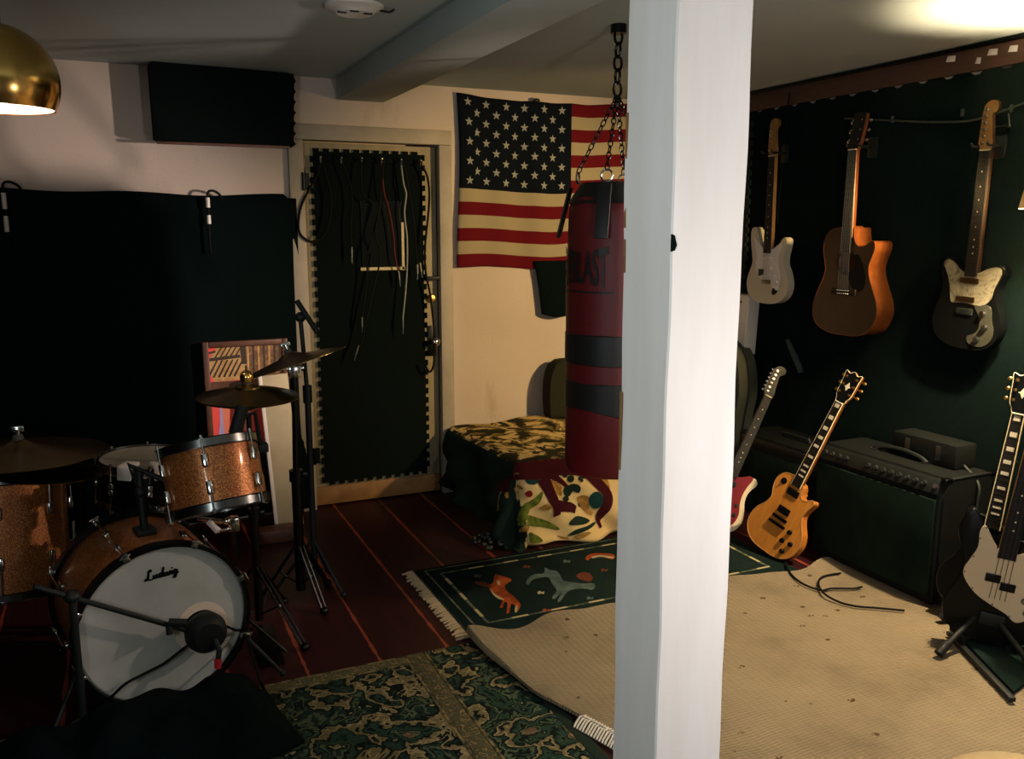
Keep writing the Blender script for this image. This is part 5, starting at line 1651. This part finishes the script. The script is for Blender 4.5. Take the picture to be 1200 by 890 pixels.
# ================================================================ AMPLIFIERS
AX, AY0, AY1, AZ = 2.845, 2.255, 2.925, .525
t = thing('guitar_amplifier', 'large black combo amplifier with a row of knobs standing on the beige carpet', 'amplifier', (AX + .145, (AY0 + AY1) / 2, .02))
ca = t.location
def A(x, y, z): return V((x, y, z)) - ca
dW = AY1 - AY0
prof = [(0, .012), (0, AZ - .075), (.03, AZ), (.29, AZ), (.29, .012)]    # depth, height
k = MB(); vs = []
for y in (AY0, AY1):
    for x, z in prof: vs.append(A(AX + x, y, z))
k._mk(vs, [tuple(range(5)), tuple(range(9, 4, -1))] + [(i, (i + 1) % 5, 5 + (i + 1) % 5, 5 + i) for i in range(5)])
bmesh.ops.bevel(k.bm, geom=k.bm.edges[:], offset=.012, segments=3, affect='EDGES'); k.build('cabinet', 'tolex', t)
k = MB(); k.box(A(AX - .001, (AY0 + AY1) / 2, (.045 + AZ - .085) / 2), (.014, dW - .05, AZ - .13), bevel=.004); k.build('grille_cloth', 'grille', t)
pm = frame(A(AX + .015, (AY0 + AY1) / 2, AZ - .037), V((.03, 0, .075)), V((-.93, 0, .37)))
k = MB(); k.box((0, 0, .002), (dW - .05, .060, .005), pm, bevel=.002); pn = k.build('control_panel', 'panel', t)
for i in range(14):
    y = -.285 + .0405 * i
    if i in (4, 5): continue
    k = MB(); k.lathe([(.013, .004), (.0105, .018), (.001, .019)], 14, pm @ Matrix.Translation((y, .0, 0))); k.build('knob', 'rubber', pn)
    k = MB(); k.disc(.0042, .0195, 10, pm @ Matrix.Translation((y, 0, 0))); k.build('knob_cap', 'chrome', pn)
k = MB(); k.cyl(pm @ V((.295, 0, .003)), pm @ V((.295, 0, .012)), .009); k.build('input_jack', 'chrome', pn)
k = MB(); k.tube(catmull([A(AX + .15, y, AZ + z) for y, z in ((2.46, .004), (2.50, .02), (2.59, .03), (2.68, .02), (2.72, .004))], 5, False), .010, 8); k.build('handle', 'rubber', t)
for y in (2.455, 2.725):
    k = MB(); k.box(A(AX + .15, y, AZ + .004), (.03, .035, .010), bevel=.003); k.build('handle_cap', 'chrome', t)
for y in (AY0, AY1):
    for x in (AX + .035, AX + .285):
        k = MB(); k.box(A(x, y + (.012 if y == AY0 else -.012), AZ - .006), (.04, .03, .018), bevel=.006, seg=3); k.build('corner_cap', 'steel_dark', t)
k = MB(); k.box(A(AX + .16, AY0 + .004, AZ - .001), (.22, .010, .008), bevel=.002); k.build('edge_strip', 'dull_chrome', t)
for y in (AY0 + .06, AY1 - .06):
    for x in (AX + .05, AX + .24):
        k = MB(); k.cyl(A(x, y, .016), A(x, y, -.0), .018); k.build('foot', 'rubber', t)
t.location.z += .016
# pedal case on top with two grey latches
P1, P2 = fl(1062, 526, .57), fl(1097, 534, .57)
cxp = 3.07
a1 = atx(1062, 531, 3.0); a2 = atx(1098, 540, 3.0)
t = thing('effects_case', 'low black case with two grey latches standing on the amplifier', 'case', (3.065, (a1.y + a2.y) / 2, AZ + .017))
k = MB(); k.box((0, 0, .05), (.12, abs(a1.y - a2.y) + .16, .10), bevel=.006); k.build('case_body', 'tolex', t)
for a in (a1, a2):
    k = MB(); k.box((-.062, a.y - t.location.y, .052), (.008, .02, .06), bevel=.002); k.build('latch', 'dull_chrome', t)
c = MB(); c.tube(catmull([V((3.06, a2.y - .05, AZ + .10)), atx(1115, 532, 3.06), atx(1130, 546, 3.06), V((3.03, AY0 - .012, AZ - .02)), V((3.02, AY0 - .02, .40)), V((3.02, AY0 - .02, .06))], 6, False), .0045, 7)
tag(c.build('patch_cable', 'grey_cable', loc=V((3.06, a2.y, AZ + .05))), 'thin grey cable arching over the right end of the amplifier', 'cable')

# dark amplifier behind the leaning guitars
t = thing('guitar_amplifier', 'low dark amplifier cabinet in shadow behind the leaning guitars', 'amplifier', (3.12, 3.33, .006))
k = MB(); k.box((0, 0, .22), (.26, .62, .42), bevel=.012, seg=3); k.build('cabinet', 'tolex', t)
k = MB(); k.box((-.131, 0, .19), (.008, .56, .32), bevel=.003); k.build('grille_cloth', 'grille', t)
k = MB(); k.box((-.131, 0, .395), (.010, .56, .035), bevel=.003); k.build('control_panel', 'panel', t)
k = MB(); k.tube([(-.02, -.10, .432), (-.02, -.09, .45), (-.02, .09, .45), (-.02, .10, .432)], .009, 8); k.build('handle', 'rubber', t)
for x, y in ((-.09, -.25), (-.09, .25), (.09, -.25), (.09, .25)):
    k = MB(); k.cyl((x, y, .012), (x, y, -.006), .016); k.build('foot', 'rubber', t)
k = MB(); P = atx(934, 503, 2.99) - t.location
k.box((.05, -.16, .435), (.02, .05, .008), bevel=.002); k.box((.05, -.185, .445), (.02, .008, .02), bevel=.002); k.build('bracket', 'chrome', t)

# padded case standing behind the post
gb = V((3.10, 4.02, .006))
t = thing('padded_case', 'dark grey round-topped padded case standing against the wall behind the post', 'case', gb)
oc = catmull([(-.24, 0, 0), (-.25, .3, 0), (-.26, .6, 0), (-.22, .80, 0), (-.10, .88, 0), (.05, .88, 0), (.18, .80, 0), (.235, .62, 0), (.22, .45, 0), (.20, .2, 0), (.20, 0, 0)], 6, False)
cm = frame((0, 0, 0), (.06, 0, 1), (-1, -.1, 0))
k = MB(); k.prism(oc, -.07, .07, cm, bevel=.03, seg=4); k.build('shell', 'greyfab', t)
k = MB(); k.tube([cm @ V((p.x * 1.01, p.y, 0)) for p in oc], .006, 6); k.build('zip_seam', 'rubber', t)
# white tapered bin-like box on the corner
k = MB()
w0_, w1_ = .10, .115
zb_, zt_ = atx(870, 415, 3.22).z, atx(870, 345, 3.22).z
yb_ = atx(880, 380, 3.22).y
t = thing('wall_box', 'small off-white box fixed to the wall just right of the post', 'box', (XR - .021, yb_ + .15, zb_))
hh_ = zt_ - zb_
k = MB(); k.prism([(-.15, 0), (.13, 0), (.15, hh_ - .012), (.14, hh_), (-.15, hh_)], .0, .085, frame((0, 0, 0), (0, 0, 1), (-1, 0, 0)), bevel=.008, seg=3); k.build('case', 'white_plastic', t)
k = MB(); k.cyl((-.086, -.09, hh_ - .04), (-.09, -.09, hh_ - .04), .006); k.build('screw', 'steel_dark', t)
# dark teal strap end and string of cable on the wall
s0, s1 = atx(922, 399, XR - .05), atx(938, 436, XR - .05)
k = MB(); m = frame(s1, s0 - s1, (-1, 0, 0)); Ls = (s0 - s1).length
k.prism([(-.018, 0), (.014, -.008), (.017, .03), (.012, Ls), (-.010, Ls + .008), (-.016, Ls * .6)], -.012, .0, m, bevel=.003)
k.cyl(m @ V((0, Ls * .5, -.012)), m @ V((0, Ls * .5, -.034)), .008)
tag(k.build('strap_end', M('dark_teal_webbing', (46, 64, 62), .8), loc=s1), 'dull teal padded strap end hanging on the felt above the leaning guitars', 'strap')
wp = [atx(x, y, XR - .03) for x, y in ((990, 139), (1015, 140), (1040, 141), (1080, 143), (1115, 143), (1140, 141), (1170, 132), (1195, 123), (1225, 112))]
k = MB(); k.tube(catmull(wp, 6, False), .0045, 7)
for x, y in ((1128, 132), (1046, 140), (1186, 127)):
    P = atx(x, y, XR - .026); k.box(P, (.014, .012, .03), bevel=.003)
tag(k.build('wall_cable', 'grey_cable', loc=wp[2]), 'grey cable strung in a sagging line across the top of the felt wall', 'cable')
cpts = [atx(x, y, XR - .03) for x, y in ((925, 108), (923, 130), (920, 170), (915, 215), (912, 245), (911, 262))]
k = MB(); k.tube(catmull(cpts, 6, False), .0035, 6); tag(k.build('hanging_lead', 'cable', loc=cpts[0]), 'thin dark lead hanging down the felt beside the white guitar neck', 'cable')
# wire bracket by the lamp
t = thing('wire_bracket', 'small pale wire bracket on the felt between the black guitar head and the lamp', 'bracket', atx(1180, 150, XR - .021))
o0 = t.location
k = MB(); k.tube([atx(1164, 149, XR - .06) - o0, atx(1183, 147, XR - .06) - o0, atx(1182, 133, XR - .06) - o0], .004, 6); k.cyl((0, 0, 0), atx(1183, 147, XR - .06) - o0, .005); k.build('wire', 'dull_chrome', t)
k = MB(); k.box((-.003, 0, 0), (.006, .03, .03), bevel=.002); k.build('plate', 'steel_dark', t)

# ---- cables on the carpet
zc = .022
cab = [(921, 660), (926, 672), (940, 684), (962, 692), (975, 690), (1000, 690), (1010, 688)]
k = MB(); k.tube(catmull([fl(x, y, zc + .003) for x, y in cab], 6, False), .0045, 7)
tag(k.build('floor_cable', 'cable', loc=fl(940, 684, zc)), 'black cable curving over the beige carpet from under the honey guitar', 'cable')
cab = [(985, 672), (965, 676), (959, 684), (966, 696), (984, 706), (1005, 711), (1030, 713), (1060, 716)]
k = MB(); k.tube(catmull([fl(x, y, zc + (.010 if i in (3,) else .003)) for i, (x, y) in enumerate(cab)], 6, False), .0045, 7)
tag(k.build('floor_cable', 'cable', loc=fl(984, 706, zc)), 'black cable looped on the beige carpet below the amplifier', 'cable')
# dark mat with a black edging strip under the stands
mp_ = [(1112, 742), (1187, 821), (1206, 806), (1250, 770), (1210, 690), (1160, 700)]
P3 = [fl(x, y, 0) for x, y in mp_]
t = thing('floor_mat', 'dark green mat with a black edging strip under the guitar stands', 'mat', P3[0])
k = MB(); k.prism([(p.x, p.y) for p in P3], .020, .030); o = k.build('mat', 'rugdark', t, loc=P3[0]); o.location = (0, 0, 0)
k = MB(); a_, b_ = fl(1112, 742, .03), fl(1187, 821, .03); dd = (b_ - a_).normalized()
k.box((0, (b_ - a_).length / 2, 0), (.022, (b_ - a_).length, .016), frame(a_ - P3[0], dd, (0, 0, 1)), bevel=.004); k.build('edging_strip', 'rubber', t)
# pale round seat that just enters the lower right corner
sc0 = fl(1207, 934, .44); R_ = .15
t = thing('stool', 'pale round stool top just entering the lower right corner', 'stool', (sc0.x, sc0.y, .022))
k = MB(); k.lathe([(.001, .39), (R_ - .02, .39), (R_, .40), (R_, .415), (R_ - .015, .425), (.001, .427)], 48); k.build('seat', 'seat_pale', t)
for a in (45, 135, 225, 315):
    a = math.radians(a); k = MB(); k.cyl((.09 * math.cos(a), .09 * math.sin(a), .392), (.13 * math.cos(a), .13 * math.sin(a), 0), .013, .016); k.build('leg', 'black', t)

# ================================================================ LAMPS
LP = V((2.93, 1.965, 1.565))
t = thing('pendant_lamp', 'tan cone-shaded hanging lamp at the right edge by the guitars', 'lamp', LP)
k = MB(); k.lathe([(.088, .20), (.125, .0), (.1235, .0), (.0865, .20)], 48, close=True); k.build('lamp_shade', 'shade', t)
k = MB(); k.cyl((0, 0, .21), (0, 0, CZ - LP.z - .004), .004); k.tube([(-.087, 0, .195), (0, 0, .215), (.087, 0, .195)], .003, 6); k.build('cord', 'black', t)
k = MB(); k.cyl((0, 0, .14), (0, 0, .215), .018); k.build('socket', 'steel_dark', t)
k = MB(); k.ball((0, 0, .105), .030, (1, 1, 1.25), 20); k.build('bulb', 'bulb_hot', t)
k = MB(); k.lathe([(.001, CZ - LP.z - .03), (.045, CZ - LP.z - .025), (.05, CZ - LP.z)], 24); k.build('ceiling_rose', 'white_plastic', t)

BL = dep(-2, 96, 2.45)
t = thing('dome_lamp', 'polished brass dome lamp hanging at the upper left corner', 'lamp', BL)
R = .158
prof = []
for i in range(19):
    a = math.radians(2 + (118 - 2) * i / 18); prof.append((R * math.sin(a), R * math.cos(a)))
k = MB(); k.lathe(prof, 64); k.build('dome', 'brass', t)
k = MB(); k.lathe([(r * .97, z * .97) for r, z in prof], 64); k.build('inner_reflector', 'white_in', t)
k = MB(); k.ball((0, 0, -.03), .035, seg=16); k.build('bulb', 'bulb', t)
k = MB(); k.cyl((0, 0, R - .01), (0, 0, R + .05), .02); k.cyl((0, 0, R + .04), (0, 0, CZ - BL.z - .003), .004); k.build('cord', 'black', t)
k = MB(); k.lathe([(.001, CZ - BL.z - .03), (.045, CZ - BL.z - .025), (.05, CZ - BL.z)], 24); k.build('ceiling_rose', 'white_plastic', t)


def lamp(name, typ, P, e, col, **kw):
    ld = bpy.data.lights.new(name, typ); ld.energy = e; ld.color = col
    for a, b in kw.items(): setattr(ld, a, b)
    o = bpy.data.objects.new(name, ld); COL.objects.link(o); o.location = P; return o


lamp('dome_light', 'POINT', BL + V((0, 0, -.10)), 2.0, (1, .64, .58), shadow_soft_size=.04)
lamp('room_light', 'POINT', V((1.35, .45, 1.12)), 35, (1, .93, .91), shadow_soft_size=.07)
o = lamp('added_warm_spot', 'SPOT', V((3.12, 2.02, 1.72)), 270, (1, .66, .28), shadow_soft_size=.05, spot_size=1.10, spot_blend=.8)  # added unseen spot that warms the back wall right of the door
o.rotation_euler = V((-.90, 2.5, -.60)).to_track_quat('-Z', 'Y').to_euler()
o = lamp('added_side_spot', 'SPOT', V((3.10, 1.98, 1.62)), 900, (1, .78, .68), shadow_soft_size=.05, spot_size=.90, spot_blend=.75)  # unseen spot added to light the tom and the upper left wall
o.rotation_euler = V((-2.9, 1.40, -.44)).to_track_quat('-Z', 'Y').to_euler()
o = lamp('added_cool_fill', 'AREA', V((-.65, .55, 1.35)), 14, (.90, .98, 1), size=.5)  # cool fill added for the post's left face; no real source there
o.rotation_euler = V((1, .30, .24)).to_track_quat('-Z', 'Y').to_euler()

wd = bpy.data.worlds.new('world'); SC.world = wd; wd.use_nodes = True
wd.node_tree.nodes['Background'].inputs[0].default_value = (.5, .7, .7, 1)
wd.node_tree.nodes['Background'].inputs[1].default_value = .0

cam = bpy.data.cameras.new('camera'); co = bpy.data.objects.new('camera', cam); COL.objects.link(co)
co.location = CO; co.rotation_euler = (PI / 2 - PIT, 0, -YAW)
cam.sensor_width = 36; cam.lens = 36 * FPX / 1200; cam.clip_start = .02
SC.camera = co
vs_ = SC.view_settings; vs_.view_transform = 'Standard'; vs_.look = 'None'; vs_.exposure = 0; vs_.gamma = 1; vs_.use_curve_mapping = False
